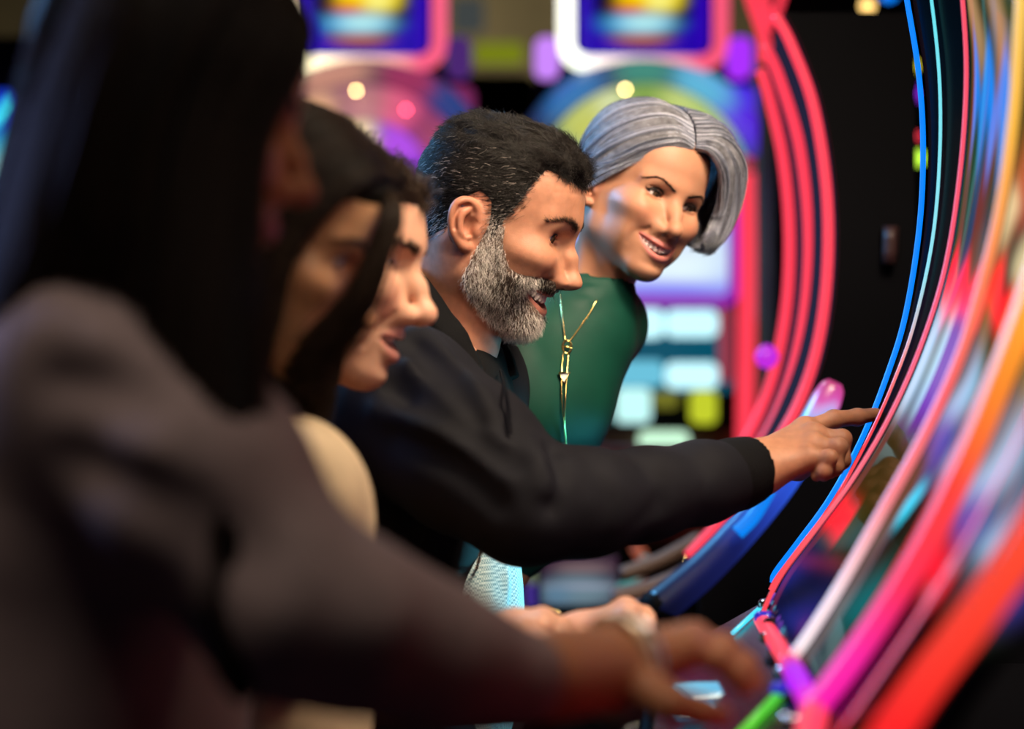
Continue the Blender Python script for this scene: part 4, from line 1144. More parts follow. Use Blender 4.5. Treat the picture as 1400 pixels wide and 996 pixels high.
# --- brows, lashes
def brow_strands(pts, n, length, rad, col, name, X, v, F, seed, thick=.0045, dirs=(-.3, 1., .25), sides=(1, -1), rnd=.22, up=.5):
    """one object for each side"""
    rg = np.random.default_rng(seed); out = []
    T_, A_, vn = frame_of(v, F)
    for s in sides:
        c = cr(np.array(pts) * (1, s, 1), 60)
        i = np.sort(rg.integers(0, 60, n)); tp_ = i / 59.
        q = c[i] + rg.normal(size=(n, 3)) * np.array((.0006, .0008, thick * .35)) * (1.1 - .6 * tp_[:, None])
        j = np.array([np.argmin(((v - u) ** 2).sum(1)) for u in q[::6]])[np.arange(n) // 6]
        nn = vn[j]; qs = v[j]
        q = q + nn * (((qs - q) * nn).sum(1) + .0004)[:, None]
        dd = np.array(dirs) * (1, s, 1) + nn * .15 + rg.normal(size=(n, 3)) * rnd
        dd[:, 2] += up * (1 - tp_)
        dd -= nn * (np.maximum((dd * nn).sum(1), 0) * .75)[:, None]
        paths = grow(q, nn, unit(dd), length * (.7 + .5 * rg.random(n)), 4, .3, .05, seed)
        a, f, c = strands_mesh(paths, rad, rad * .4, np.array(col) * (.6 + .8 * rg.random((n, 1))))
        out.append(mesh_obj(name, X(a), f, HAIR, None, colors=c))
    return out
mbrow = brow_strands([(.0925, .010, .0110), (.0885, .022, .0160), (.080, .036, .0175), (.066, .050, .0120)], 380, .0080, .00020, (.03, .022, .017), 'eyebrow', MX, mv, mF, 11, .0055)
mparts = lid_line(mp, .0006, 'eyelash', MX, mat('lash_black', (.006, .005, .005), .6)) + [hair, hair_s, beard_s, beard_b] + mbrow
for s in (1, -1):
    ev, ef, ec = eye_geo(s, mp, (D(-14), D(-4)))
    mparts.append(mesh_obj('eye', MX(ev), ef, EYE, None, colors=ec))
tv, tf = teeth_geo(mp); mparts.append(mesh_obj('teeth', MX(tv), tf, TEETH))
tv, tf = teeth_geo(mp, False); mparts.append(mesh_obj('lower_teeth', MX(tv), tf, TEETH))

# ------------------------------------------------------------------ the silver-haired woman
rng = np.random.default_rng(9)
SKIN2 = mat('skin_silver_woman', (.5, .3, .2), .50, attr='Col', sss=.2, noise=(40, .05), spec=.3)
SIL_P = dict(fem=1., h=.0014, gap=.012, smile=.0125, mouth_w=.0335, mouth_z=-.0745, cheek=.0075, jaw=.86, lip=.76, squint=.0042, teeth_n=6, teeth_h=.0028, makeup=.75,
             skin=(.45, .215, .13), lipcol=(.50, .17, .15), neck=(-.055, .0, -.20), neck_r=.047, iris=(.07, .04, .02), nose_w=.95, nose=.95, brow=.3, chin=.7, zl=.99, xs0=.0952, lo=(-.125, -.1, -.19))
wv, wF, wcol, wp, WX = head_of(SIL_P, 'w', None, *SIL_POSE, SKIN2)
x, y, z = wv.T
# scalp tint under the hair is built as a fitted cap
hl = [(.008, -.012), (.014, .014), (.030, .044), (.052, .067), (.074, .078), (.12, .088), (.12, .2), (-.2, .2), (-.2, -.075), (-.055, -.075), (-.036, -.03), (-.028, .004), (-.008, .020), (.004, .012), (.004, -.012)]
hm = in_poly(x, z, hl).astype(float); hm[(np.abs(y) > .0745) & (x < .006) & (z < .010) & (x > -.038)] = 0
hs = smooth_mask(hm, wF, 10)
part_gap = 1 - .5 * np.exp(-((y - .004) / .0035) ** 2) * (x > -.02)
hs = hs * (1 - np.exp(-((y - .003) / .0048) ** 2) * sstep(.02, .04, x))
v_, f_ = shell(wv, wF, hs, np.full(len(wv), .0012))
SILV = [(.13, .145, .19), (.25, .27, .34), (.42, .44, .54), (.56, .57, .66), (.04, .045, .06)]
sil_cap = mesh_obj('hair', WX(v_), f_, mat('silver_hair_root', (.055, .052, .058), .6, bump=(600, .5)))
right = [  # her right side: from the parting back over the ear
    [(.082, -.003, .070), (.077, -.026, .067), (.060, -.052, .046), (.034, -.074, .018), (.006, -.084, -.004), (-.022, -.086, -.022)],
    [(.082, -.001, .074), (.078, -.028, .078), (.058, -.062, .058), (.026, -.080, .030), (-.006, -.086, .008), (-.036, -.084, -.018)],
    [(.072, .001, .086), (.064, -.036, .090), (.040, -.072, .066), (.004, -.087, .038), (-.030, -.088, .008), (-.056, -.080, -.025)],
    [(.055, .003, .101), (.044, -.040, .104), (.016, -.078, .078), (-.022, -.091, .046), (-.052, -.085, .008), (-.074, -.070, -.030)],
    [(.035, .003, .113), (.020, -.042, .116), (-.014, -.080, .088), (-.050, -.088, .050), (-.076, -.074, .006), (-.090, -.052, -.035)],
    [(.010, .002, .121), (-.010, -.042, .121), (-.048, -.076, .092), (-.082, -.074, .048), (-.100, -.050, .002), (-.100, -.030, -.045)],
    [(-.020, .0, .122), (-.050, -.034, .116), (-.086, -.054, .084), (-.110, -.040, .038), (-.114, -.020, -.005), (-.106, -.006, -.050)],
    [(-.030, .004, .121), (-.066, .0, .114), (-.104, .004, .078), (-.118, .008, .034), (-.118, .010, -.008), (-.106, .012, -.052)]]
left = [   # her left side: a full sweep over the temple that curls in at the cheek
    [(.082, .003, .072), (.097, .020, .076), (.100, .048, .055), (.091, .072, .016), (.087, .080, -.024), (.092, .074, -.052), (.102, .058, -.068)],
    [(.078, .004, .080), (.098, .028, .088), (.103, .062, .066), (.092, .088, .020), (.088, .092, -.028), (.092, .083, -.056), (.102, .064, -.074)],
    [(.072, .005, .087), (.090, .040, .099), (.094, .080, .074), (.080, .106, .024), (.076, .106, -.028), (.080, .094, -.058), (.092, .074, -.078)],
    [(.055, .007, .102), (.066, .050, .114), (.066, .092, .084), (.056, .112, .028), (.052, .110, -.026), (.056, .100, -.058), (.066, .084, -.080)],
    [(.035, .007, .115), (.038, .054, .125), (.032, .096, .092), (.026, .113, .032), (.022, .110, -.022), (.024, .100, -.056), (.032, .088, -.078)],
    [(.010, .006, .124), (.000, .054, .130), (-.010, .094, .094), (-.016, .108, .036), (-.018, .104, -.016), (-.016, .094, -.048), (-.012, .084, -.070)],
    [(-.018, .006, .125), (-.044, .048, .124), (-.060, .080, .088), (-.064, .092, .036), (-.062, .088, -.012), (-.056, .080, -.044), (-.052, .072, -.064)],
    [(-.030, .004, .122), (-.072, .026, .112), (-.098, .046, .076), (-.104, .056, .032), (-.098, .056, -.010), (-.088, .052, -.044), (-.080, .048, -.064)]]
def puff(G): return [[(q[0], q[1], q[2] * (1.07 if q[2] > .05 else 1.) + (.003 if j == 0 else 0)) for j, q in enumerate(g)] for g in G]
left = [[(q[0] + (.004 if q[2] < -.03 else 0), q[1] * (.96 if q[2] < 0 else 1.), q[2] * .58 if q[2] < 0 else q[2]) for q in g] for g in left]
right, left = puff(right), puff(left)
LOCK = mat('silver_hair', (.3, .3, .33), .34, attr='Col', spec=.6)
sil_parts = [sil_cap]
for nm, G, th in (('hair_sweep', right, .007), ('hair_sweep', left, .012)):
    v_, f_ = sheet_surface(G, 40, 30, th)
    sil_parts.append(mesh_obj(nm, WX(v_), f_, mat('silver_hair_under', (.13, .13, .15), .6, spec=.2, noise=(90, .5), bump=(500, .6))))
def silver_cols(t, n):
    k = rng.choice(5, n, p=(.22, .30, .24, .12, .12)); b = np.array(SILV)[k]
    cl = 1 if t is None else (1 + .55 * np.sin(np.round(t * 120) * 7.3) + .3 * np.sin(t * 183.))[:, None].clip(.15, 2)
    return b * (.75 + .5 * rng.random((n, 1))) * cl
for G, n, sp, wv_ in ((right, 7500, .008, .0022), (left, 9000, .014, .0065)):
    S = sheet(G, n, 22, rng, sp * .6, .003, wv_, clump=14.)
    a, f, c = strands_mesh(S, .00024, .00010, silver_cols(LAST_T[0], n))
    sil_parts.append(mesh_obj('hair_strand', WX(a), f, LOCK, colors=c))
# wisps on the temple and along the hairline
P, N = sample_roots(wv, wF, 900, hs * (x > -.02) * (np.abs(y) > .03), rng)
d = np.stack([np.full(len(P), -.8), np.sign(P[:, 1]) * .2, np.full(len(P), -.35)], 1) + rng.normal(size=P.shape) * .15
d -= N * (d * N).sum(1)[:, None] - N * .1
a, f, c = strands_mesh(grow(P, N, unit(d), .02 + .015 * rng.random(len(P)), 7, .2, .1, 4), .0002, .0001, silver_cols(None, len(P)))
sil_parts.append(mesh_obj('hair_wisp', WX(a), f, LOCK, colors=c))
sil_parts += (brow_strands([(.0905, .009, .0135), (.0880, .020, .0185), (.080, .034, .0215), (.066, .0475, .0150)], 420, .0045, .00016, (.022, .014, .010), 'eyebrow', WX, wv, wF, 12, .0018, (-.35, 1., .05), (1, -1), .06, .35))
lash_pts = [(.0800, .0185, .0030), (.0815, .0260, .0062), (.0805, .0340, .0066), (.0760, .0425, .0040), (.0725, .0465, .0028)]
sil_parts += (brow_strands(lash_pts, 220, .0036, .00024, (.006, .005, .005), 'eyelash', WX, wv, wF, 13, .0006, (.6, .8, .1), (1, -1), .1, .1))
for s in (1, -1):
    ev, ef, ec = eye_geo(s, wp, (D(8), D(-4)))
    sil_parts.append(mesh_obj('eye', WX(ev), ef, EYE, colors=ec))
sil_parts += (lid_line(wp, .0011, 'eyelash', WX, mat('lash_black'), 1.3))
tv, tf = teeth_geo(wp); sil_parts.append(mesh_obj('teeth', WX(tv), tf, mat('white_teeth', (.86, .84, .80), .2)))
# ear studs
T = ear_points(-1)
mb = MB(); mb.lathe([(.0005, -.0035), (.0032, -.0030), (.0045, -.001), (.0045, .001), (.0030, .003), (.0004, .0035)], T(.000, -.028, .006), 14, 'y')
o = mesh_obj('earring', WX(np.concatenate(mb.v)), mb.f, mat('black_stud', (.01, .01, .012), .25)); o['label'] = 'round black ear stud'; sil_parts.append(o)
mb = MB(); mb.lathe([(.0004, -.002), (.0022, -.001), (.0022, .001), (.0004, .002)], T(-.0195, .006, .008), 10, 'y')
sil_parts.append(mesh_obj('earring', WX(np.concatenate(mb.v)), mb.f, mat('steel_stud', (.8, .8, .85), .15, 1)))
mb = MB(); mb.lathe([(.0002, -.0016), (.0016, -.0008), (.0016, .0008), (.0002, .0016)], (.0885, .006, -.0915), 10, 'x')
sil_parts.append(mesh_obj('lip_stud', WX(np.concatenate(mb.v)), mb.f, mat('steel_stud')))

# ------------------------------------------------------------------ clothes, hands and the other people
CUFF_N = [0]
def clay_world(px0, py0, px1, py1, Y0, Y1, h):
    a = [W(px, py, Y) for px in (px0, px1) for py in (py0, py1) for Y in (Y0, Y1)]
    a = np.array(a); return Clay(a.min(0), a.max(0), h)
def folds(g, lines, r, amp):
    for pts in lines: g.crease([W(*q) for q in pts], r, amp)
def hand_clay(joints, thumb, wrist, fore, rs=(.0100, .0088, .0080, .0068), wr=.025, palm_r=.0145, h=.0017, fr=.036, extra=None):
    """joints: four fingers, each four points (knuckle, middle, last, tip); forearm continues into the sleeve"""
    allp = np.array([q for f in joints for q in f] + list(thumb) + [wrist, fore])
    g = Clay(allp.min(0) - .045, allp.max(0) + .045, h)
    k0 = joints[0][0]; k3 = joints[3][0]
    across = unit(np.array(k3) - np.array(k0))
    g.cone(fore, wrist, fr, wr, .02)
    for s in (-.010, .010): g.cone(wrist + across * s, .5 * (np.array(fore) + wrist) + across * s * 1.4, wr * .86, wr, .015)
    for i, f in enumerate(joints):
        off = across * (i - 1.5) * .009
        g.cone(wrist + off, f[0], palm_r + .003, palm_r * .82 - .0008 * (i == 3), .014)
        sc = (1., 1.02, .97, .84)[i]
        for j in range(3): g.cone(f[j], f[j + 1], rs[j] * sc, rs[j + 1] * sc, .0035)
        for j in (1, 2): g.ell(f[j], np.full(3, rs[j] * sc * 1.06), .004)
        g.ell(f[0] + np.array((0, -.002, .003)), np.full(3, rs[0] * sc * 1.08), .008)
    for j in range(len(thumb) - 1): g.cone(thumb[j], thumb[j + 1], (.0165, .0115, .0098, .0082)[j], (.0115, .0098, .0082, .007)[j], .008)
    for i in range(3): g.crease([.35 * wrist + .65 * .5 * (np.array(joints[i][0]) + joints[i + 1][0]) + (0, 0, .004), .5 * (np.array(joints[i][0]) + joints[i + 1][0]) + (0, 0, .004)], .005, -.0016)
    if extra: extra(g)
    v, F = g.mesh(); return relax(v, F, 2, .4), F
def nails(joints, parent, m, X=None):
    pass
def join_geo(parts):
    vs, fs, cs, n = [], [], [], 0
    for v, F, c in parts:
        vs.append(v); fs.append(np.asarray(F) + n); cs.append(np.broadcast_to(np.asarray(c, np.float32), (len(v), 3))); n += len(v)
    return np.concatenate(vs), np.concatenate(fs), np.concatenate(cs)
def surf_y(v, px, py, rad=5.0, lift=.003):
    """how far ahead the front of a surface lies at that place"""
    q = 700 + FPX * v[:, 0] / v[:, 1]; r = 498 - FPX * (v[:, 2] - CAMZ) / v[:, 1]
    m = (q - px) ** 2 + (r - py) ** 2 < rad ** 2
    return (v[m, 1].min() if m.any() else np.median(v[:, 1])) - lift
def legs(hip, knee_dx, m, parent, r=.072, dy=.065):
    """seated legs, down to the floor"""
    hip = np.array(hip, float); g = Clay((hip[0] - .25, hip[1] - .32, -.02), (hip[0] + knee_dx + .30, hip[1] + .32, hip[2] + .15), .012)
    g.ell(hip, (.14, .15, .12), .05)
    knee_dx = min(knee_dx, .22)
    for s in (-1, 1):
        k_ = np.array((hip[0] + knee_dx, hip[1] + s * dy, max(hip[2] - .02, .42))); a = np.array((k_[0] + .04, k_[1], .07))
        g.cone(hip + (0, s * dy * .9, -.02), k_, r, r * .72, .03); g.cone(k_, a, r * .70, r * .5, .02)
        g.cone(a + (-.03, 0, -.035), a + (.16, 0, -.045), .042, .034, .02)
    v, F = g.mesh(); return put_under(mesh_obj('trousers', relax(v, F, 1), F, m), parent)
def adopt(parent, objs):
    for o in objs: put_under(o, parent)
def knit(name, col, scale=700., str_=.5, rough=.85, sheen=.0, spec=.3):
    return mat(name, col, rough, bump=(scale, str_), noise=(25, .12), sheen=sheen, spec=spec)

# ---------- bearded man: hand, jacket, shirt
Yw = 2.60
MJ = [[W(1100, 588, 2.655), W(1140, 573, 2.668), W(1172, 570, 2.680), W(1197, 566, 2.688)],
      [W(1113, 597, 2.632), W(1151, 600, 2.628), W(1151, 629, 2.622), W(1135, 645, 2.625)],
      [W(1113, 611, 2.610), W(1146, 611, 2.600), W(1142, 638, 2.598), W(1126, 649, 2.603)],
      [W(1106, 627, 2.592), W(1134, 625, 2.582), W(1127, 644, 2.582), W(1116, 650, 2.590)]]
MT = [W(1062, 640, 2.665), W(1092, 641, 2.690), W(1120, 628, 2.690), W(1140, 618, 2.675)]
wrist, fore = W(1034, 640, 2.605), W(960, 662, 2.56)
hv, hF = hand_clay(MJ, MT, wrist, fore, rs=(.0108, .0097, .0088, .0074), wr=.0275, palm_r=.0165)
hand_col = np.array((.42, .195, .11))
# trunk under the clothes, joined to head and hand as one body
tg = clay_world(470, 380, 760, 1060, 2.48, 3.0, .010)
nb = MX(np.array((-.014, 0, -.185)))
chest, belly = W(575, 640, 2.74), W(560, 900, 2.74)
tg.cone(nb, chest, .05, .10, .05); tg.ell(chest, (.09, .15, .16), .05); tg.ell(belly, (.09, .13, .18), .06)
shR, elR = W(548, 555, 2.54), W(715, 690, 2.44)
tg.cone(chest + (0, 0, .10), shR, .06, .05, .04); tg.cone(shR, elR, .045, .038, .02); tg.cone(elR, fore, .038, .033, .02)
tv_, tF_ = tg.mesh()
v, F, c = join_geo([(MX(mv), mF, mcol), (hv, hF, hand_col), (tv_, tF_, mp['skin'])])
mbody = mesh_obj('body', v, F, SKIN, colors=c)
JACKET = mat('jacket_cloth', (.0048, .0048, .0072), .75, bump=(1100, .25), noise=(18, .15), spec=.12)
RIB = knit('black_rib', (.003, .003, .0035), 600, .8, spec=.1)
jg = clay_world(395, 350, 1045, 1080, 2.36, 3.02, .0052)
jg.ell(W(570, 620, 2.74), (.118, .185, .118), .05)
jg.ell(W(535, 800, 2.74), (.112, .170, .200), .09)
jg.ell(W(522, 1000, 2.74), (.115, .175, .18), .08)
shF = W(630, 530, 2.87)
jg.cone(W(580, 545, 2.66), shR, .060, .078, .05); jg.cone(W(590, 545, 2.80), shF, .06, .075, .05)
jg.cone(shR, W(640, 628, 2.48), .080, .074, .04); jg.cone(W(640, 625, 2.48), elR + (.004, 0, .004), .074, .060, .03)
fa = [elR, W(800, 686, 2.47), W(880, 676, 2.52), W(960, 659, 2.56), W(1000, 652, 2.58)]
jg.chain(fa, [.060, .053, .046, .041, .037], .02)
jg.cone(shF, W(590, 740, 2.96), .074, .06, .04)
# folds: ridges and grooves of the sleeve
near = lambda pts, dy=0: [(a, b, Y + dy) for a, b, Y in pts]
folds(jg, [[(575, 455, 2.50), (640, 500, 2.45), (668, 560, 2.42)], [(560, 490, 2.45), (610, 540, 2.41), (690, 600, 2.39)], [(716, 606, 2.42), (735, 622, 2.39), (742, 660, 2.385)], [(520, 560, 2.45), (600, 585, 2.40), (690, 650, 2.37)]], .010, .0085)
folds(jg, [[(570, 475, 2.48), (620, 515, 2.43), (655, 575, 2.41)], [(540, 530, 2.45), (610, 565, 2.40), (690, 625, 2.38)], [(752, 622, 2.42), (756, 650, 2.40), (748, 690, 2.39)], [(540, 600, 2.43), (620, 635, 2.40), (680, 690, 2.38)], [(470, 540, 2.53), (560, 555, 2.45)]], .009, -.0085)
folds(jg, [[(800, 632, 2.44), (830, 680, 2.42), (820, 730, 2.44)], [(860, 630, 2.48), (905, 660, 2.465), (880, 715, 2.49)], [(940, 618, 2.53), (962, 640, 2.52), (950, 690, 2.54)], [(850, 735, 2.49), (920, 700, 2.50), (990, 670, 2.55)], [(780, 745, 2.44), (850, 715, 2.45), (900, 690, 2.47)]], .009, -.0030)
folds(jg, [[(770, 640, 2.42), (800, 690, 2.41), (790, 740, 2.43)], [(905, 630, 2.50), (935, 665, 2.50), (915, 705, 2.52)], [(965, 622, 2.545), (980, 650, 2.54), (975, 690, 2.56)]], .010, .0028)
folds(jg, [[(560, 720, 2.57), (530, 800, 2.57), (500, 900, 2.57)], [(620, 700, 2.58), (600, 800, 2.58)]], .010, -.006)
# neck opening
jg.cone(W(660, 380, 2.72), W(640, 480, 2.73), .085, .062, .012, 'sub')
jv, jF = jg.mesh(); jv = relax(jv, jF, 2, .45)
jacket = mesh_obj('jacket', jv, jF, JACKET)
mparts += [jacket]
# collar: rib band standing round the neck, open in front
def ribbon(pts, wid, th, n=30, up=None):
    C = cr(pts, n); v = []; f = []
    up = np.asarray(up, float) if up is not None else None
    for i in range(n):
        t = unit(C[min(i + 1, n - 1)] - C[max(i - 1, 0)]); u = up if up is not None and up.ndim == 1 else up[0] * (1 - i / (n - 1)) + up[1] * i / (n - 1)
        u = unit(u - t * u.dot(t)); b = unit(np.cross(t, u))
        for (su, sb) in ((-.5, -.5), (-.25, -.62), (.25, -.62), (.5, -.5), (.62, 0), (.5, .5), (.25, .62), (-.25, .62), (-.5, .5), (-.62, 0)):
            v.append(C[i] + u * wid * su + b * th * sb)
    m_ = 10
    for i in range(n - 1):
        for k in range(m_): f.append((i * m_ + k, i * m_ + (k + 1) % m_, (i + 1) * m_ + (k + 1) % m_, (i + 1) * m_ + k))
    f.append(tuple(range(m_))[::-1]); f.append(tuple((n - 1) * m_ + k for k in range(m_)))
    return np.array(v), f
cv, cf = ribbon([W(640, 520, 2.640), W(624, 480, 2.640), W(600, 432, 2.645), W(574, 386, 2.675), W(560, 370, 2.73), W(590, 390, 2.80), W(640, 440, 2.81), W(672, 478, 2.79), W(686, 520, 2.775)], .034, .014, 44, np.array(((-.55, -.1, .8), (-.75, .2, .45))))
mparts.append(mesh_obj('collar', cv, cf, RIB))
# black undershirt at the throat and the far front panel
ug = clay_world(540, 400, 760, 700, 2.58, 2.97, .006)
ug.ell(W(628, 560, 2.745), (.060, .10, .085), .02); ug.cone(W(655, 495, 2.79), W(664, 600, 2.80), .030, .036, .03)
uv, uF = ug.mesh(); mparts.append(mesh_obj('undershirt', relax(uv, uF, 2), uF, RIB))
def zipper(pts, n, parent_list):
    C = cr(pts, 60); mb = MB().tube(C, .0012, 6)
    mb2 = MB()
    for i in np.linspace(1, 58, n).astype(int):
        t = unit(C[i + 1] - C[i - 1]); mb2.box(C[i] + (0, -.001, 0), (.0042, .002, .0014), None)
    parent_list.append(mb.build('zip_tape', RIB, None, True)); o = mb2.build('zip_teeth', CHROME); o['label'] = 'metal zip teeth'; parent_list.append(o)
zz_ = [(684, 506), (690, 530), (695, 560), (698, 592)]
zipper([W(a, b, surf_y(np.concatenate([uv, jv]), a - 3, b, 6, .004)) for a, b in zz_], 34, mparts)
zz_ = [(662, 736), (652, 775), (640, 812), (630, 838), (622, 870)]
zipper([W(a, b, surf_y(jv, a, b, 5, .003)) for a, b in zz_], 44, mparts)
# cuff and pale checked shirt below
cg = clay_world(965, 590, 1045, 710, 2.50, 2.68, .0035)
cg.chain([W(985, 653, 2.575), W(1006, 648, 2.585), W(1022, 643, 2.592)], [.040, .0385, .0365], .006)
cg.cone(W(1020, 643, 2.592), W(1050, 636, 2.605), .031, .031, .004, 'sub')
cv, cF = cg.mesh(); mparts.append(mesh_obj('cuff', relax(cv, cF, 2), cF, RIB))
sg = clay_world(560, 690, 745, 1000, 2.50, 2.95, .006)
sg.ell(W(628, 850, 2.74), (.074, .135, .20), .02)
folds(sg, [[(672, 745, 2.68), (690, 790, 2.66), (668, 850, 2.66)], [(655, 790, 2.66), (665, 830, 2.65), (650, 870, 2.64)]], .008, .007)
folds(sg, [[(690, 745, 2.68), (702, 800, 2.67), (690, 850, 2.66)], [(662, 770, 2.66), (674, 810, 2.65)]], .007, -.006)
sv_, sF_ = sg.mesh()
SHIRT = mat('checked_shirt', (.30, .42, .46), .8)
nt = SHIRT.node_tree; b_ = nt.nodes['Principled BSDF']
tc = nt.nodes.new('ShaderNodeTexCoord'); ck = nt.nodes.new('ShaderNodeTexChecker'); ck.inputs['Scale'].default_value = 420
ck.inputs['Color1'].default_value = (.40, .52, .55, 1); ck.inputs['Color2'].default_value = (.12, .22, .26, 1)
nt.links.new(tc.outputs['Object'], ck.inputs['Vector']); nt.links.new(ck.outputs['Color'], b_.inputs['Base Color'])
mparts.append(mesh_obj('shirt', relax(sv_, sF_, 2), sF_, SHIRT))
adopt(man, [mbody] + mparts)
TROUS = knit('dark_trousers', (.015, .016, .022))
legs(W(540, 1090, 2.74), .42, TROUS, man)

# ---------- silver-haired woman: green top, necklace
sil = empty('person', (W(760, 700, 3.020)[0], 3.020, 0), 'smiling woman with short silver hair and green top behind the bearded man', 'person')
GREENTOP = mat('green_jersey', (.0012, .040, .025), .6, bump=(1400, .2), noise=(20, .1), spec=.25)
gg = clay_world(600, 340, 900, 1100, 2.800, 3.320, .0055)
gg.cone(W(812, 392, 3.005), W(790, 440, 3.010), .0480, .060, .02)
gg.cone(W(800, 452, 3.000), W(824, 446, 3.070), .050, .052, .05)
gg.cone(W(826, 442, 3.070), W(785, 560, 3.240), .052, .040, .02)
gg.cone(W(775, 462, 3.000), W(700, 500, 2.900), .055, .052, .05)
gg.ell(W(765, 512, 3.010), (.064, .10, .092), .05)
gg.ell(W(762, 560, 2.960), (.058, .07, .062), .05); gg.ell(W(715, 560, 2.910), (.055, .06, .060), .05)
gg.ell(W(715, 650, 3.030), (.072, .09, .12), .06); gg.ell(W(590, 820, 3.060), (.075, .12, .15), .10)
folds(gg, [[(832, 515, 3.000), (815, 535, 2.940), (790, 545, 2.900)], [(826, 535, 3.000), (812, 548, 2.950)]], .006, -.006)
folds(gg, [[(800, 392, 2.940), (825, 398, 2.950), (846, 388, 2.980)], [(770, 402, 2.950), (800, 412, 2.930), (840, 404, 2.960)]], .004, .004)
gg.cone(W(822, 340, 3.000), W(810, 388, 3.005), .0450, .0440, .004, 'sub')
gv, gF = gg.mesh(); gv = relax(gv, gF, 2, .45)
top_ = mesh_obj('green_top', gv, gF, GREENTOP)
tg = clay_world(600, 380, 900, 1000, 2.820, 3.300, .010)
tg.cone(WX(np.array((-.055, 0, -.18))), W(790, 440, 3.000), .040, .05, .03); tg.ell(W(765, 510, 3.010), (.07, .08, .09), .03); tg.ell(W(690, 690, 3.030), (.05, .07, .12), .03)
tg.cone(W(838, 440, 3.070), W(800, 560, 3.240), .034, .030, .02)
tv_, tF_ = tg.mesh()
v, F, c = join_geo([(WX(wv), wF, wcol), (tv_, tF_, wp['skin'])])
sbody = mesh_obj('body', v, F, SKIN2, colors=c)
GOLD = mat('gold', (.75, .55, .20), .25, 1.)
def on_top(pts):
    C = cr(np.array(pts, float), 24); ys = [surf_y(gv, a, b, 5, .0022) for a, b in C]
    t = np.arange(24); ys = np.polyval(np.polyfit(t, ys, 3), t)
    return [W(a, b, y_) for (a, b), y_ in zip(C, ys)]
nl = empty('necklace', (W(772, 500, 2.900)[0], 2.900, CAMZ), 'thin gold lariat necklace with ring and white triangle on green top', 'necklace')
MB().tube(cr(on_top([(766, 402), (768, 425), (771, 450), (773, 466)]), 30), .0009, 6).build('chain', GOLD, nl, True)
MB().tube(cr(on_top([(816, 410), (806, 428), (792, 448), (779, 466)]), 30), .0009, 6).build('chain', GOLD, nl, True)
MB().tube(cr(on_top([(770, 482), (768, 510), (768, 545), (771, 580), (775, 620)]), 30), .0009, 6).build('chain', GOLD, nl, True)
MB().tube(cr(on_top([(777, 482), (775, 510), (773, 545), (772, 580), (775, 620)]), 30), .0009, 6).build('chain', GOLD, nl, True)
yr = surf_y(gv, 775, 473, 5, .005)
MB().tube(np.array([W(775 + 6 * math.cos(a), 474 + 9 * math.sin(a), yr) for a in np.linspace(0, 2 * math.pi, 25)]), .0016, 6).build('ring', GOLD, nl, True)
MB().tube([W(769, 474, yr), W(781, 474, yr)], .0013, 6).build('ring_bar', GOLD, nl, True)
yr = surf_y(gv, 771, 515, 5, .006)
tri = [W(764, 509, yr), W(779, 509, yr), W(771, 523, yr)]; tri = np.array(tri)
MB().add(np.concatenate([tri, tri + (0, .003, 0)]), [(0, 1, 2), (5, 4, 3), (0, 3, 4, 1), (1, 4, 5, 2), (2, 5, 3, 0)]).build('triangle', mat('pearl', (.75, .85, .8), .25), nl)
MB().tube(np.vstack([tri, tri[:1]]) - (0, .001, 0), .0011, 6).build('triangle_frame', GOLD, nl, True)
MB().lathe([(.0005, -.004), (.003, -.002), (.003, .002), (.0005, .004)], W(775, 622, surf_y(gv, 775, 620, 5, .003)), 10).build('end_bead', GOLD, nl, True)
adopt(sil, [sbody, top_] + sil_parts)
g = Clay((-.25 + W(590, 900, 3.060)[0], 2.800, -.02), (.30 + W(590, 900, 3.060)[0], 3.300, .72), .012)
hp = W(590, 930, 3.060); g.ell(hp, (.13, .16, .13), .05)
for s in (-1, 1): g.cone(hp + (0, s * .08, -.03), (hp[0] - .03, hp[1] + s * .09, .08), .08, .05, .03); g.cone((hp[0] - .05, hp[1] + s * .09, .035), (hp[0] + .12, hp[1] + s * .09, .03), .035, .03, .02)
v, F = g.mesh(); put_under(mesh_obj('trousers', relax(v, F, 1), F, TROUS), sil)

# ---------- young man in profile
rng = np.random.default_rng(21)
SKIN3 = mat('skin_young_man', (.5, .3, .2), .45, attr='Col', sss=.2, spec=.3)
YP = dict(fem=.1, h=.0022, gap=.012, smile=.004, mouth_w=.026, skin=(.56, .31, .205), lipcol=(.50, .20, .17), squint=.0018, lid=-.0015, neck=(-.05, 0, -.21), brow=1.0, nose=1.05, zl=1.05, skull=-.020, back=.004)
yv, yF, ycol, yp, YX = head_of(YP, 'y', None, *YNG_POSE, SKIN3)
x, y, z = yv.T
# stubble shade on the jaw: a skin colour of its own
st = in_poly(x, z, [(.02, -.03), (.06, -.062), (.085, -.057), (.13, -.057), (.13, -.16), (.02, -.12), (.0, -.08)]).astype(float)
st = smooth_mask(st, yF, 8)[:, None] * .38; ycol = ycol * (1 - st) + np.array((.16, .085, .055)) * st
yng = empty('person', (W(420, 800, 2.35)[0], 2.35, 0), 'young man with curly brown hair laughing in profile, left of the bearded man', 'person')
hl = [(.022, -.02), (.030, .015), (.048, .040), (.066, .060), (.13, .068), (.13, .2), (-.2, .2), (-.2, -.06), (-.06, -.06), (-.036, -.02), (-.02, .02), (.004, .014), (.010, -.02)]
hm = smooth_mask(in_poly(x, z, hl).astype(float), yF, 8)
v_, f_ = shell(yv, yF, hm, (.003 + .007 * sstep(.03, .08, z)) * (1 + .4 * vnoise(yv, 150, 2)))
ypart = [mesh_obj('hair', YX(v_), f_, mat('brown_hair', (.012, .007, .004), .6, bump=(300, .7), spec=.15))]
P, N = sample_roots(v_, f_, 4200, np.ones(len(v_)), rng)
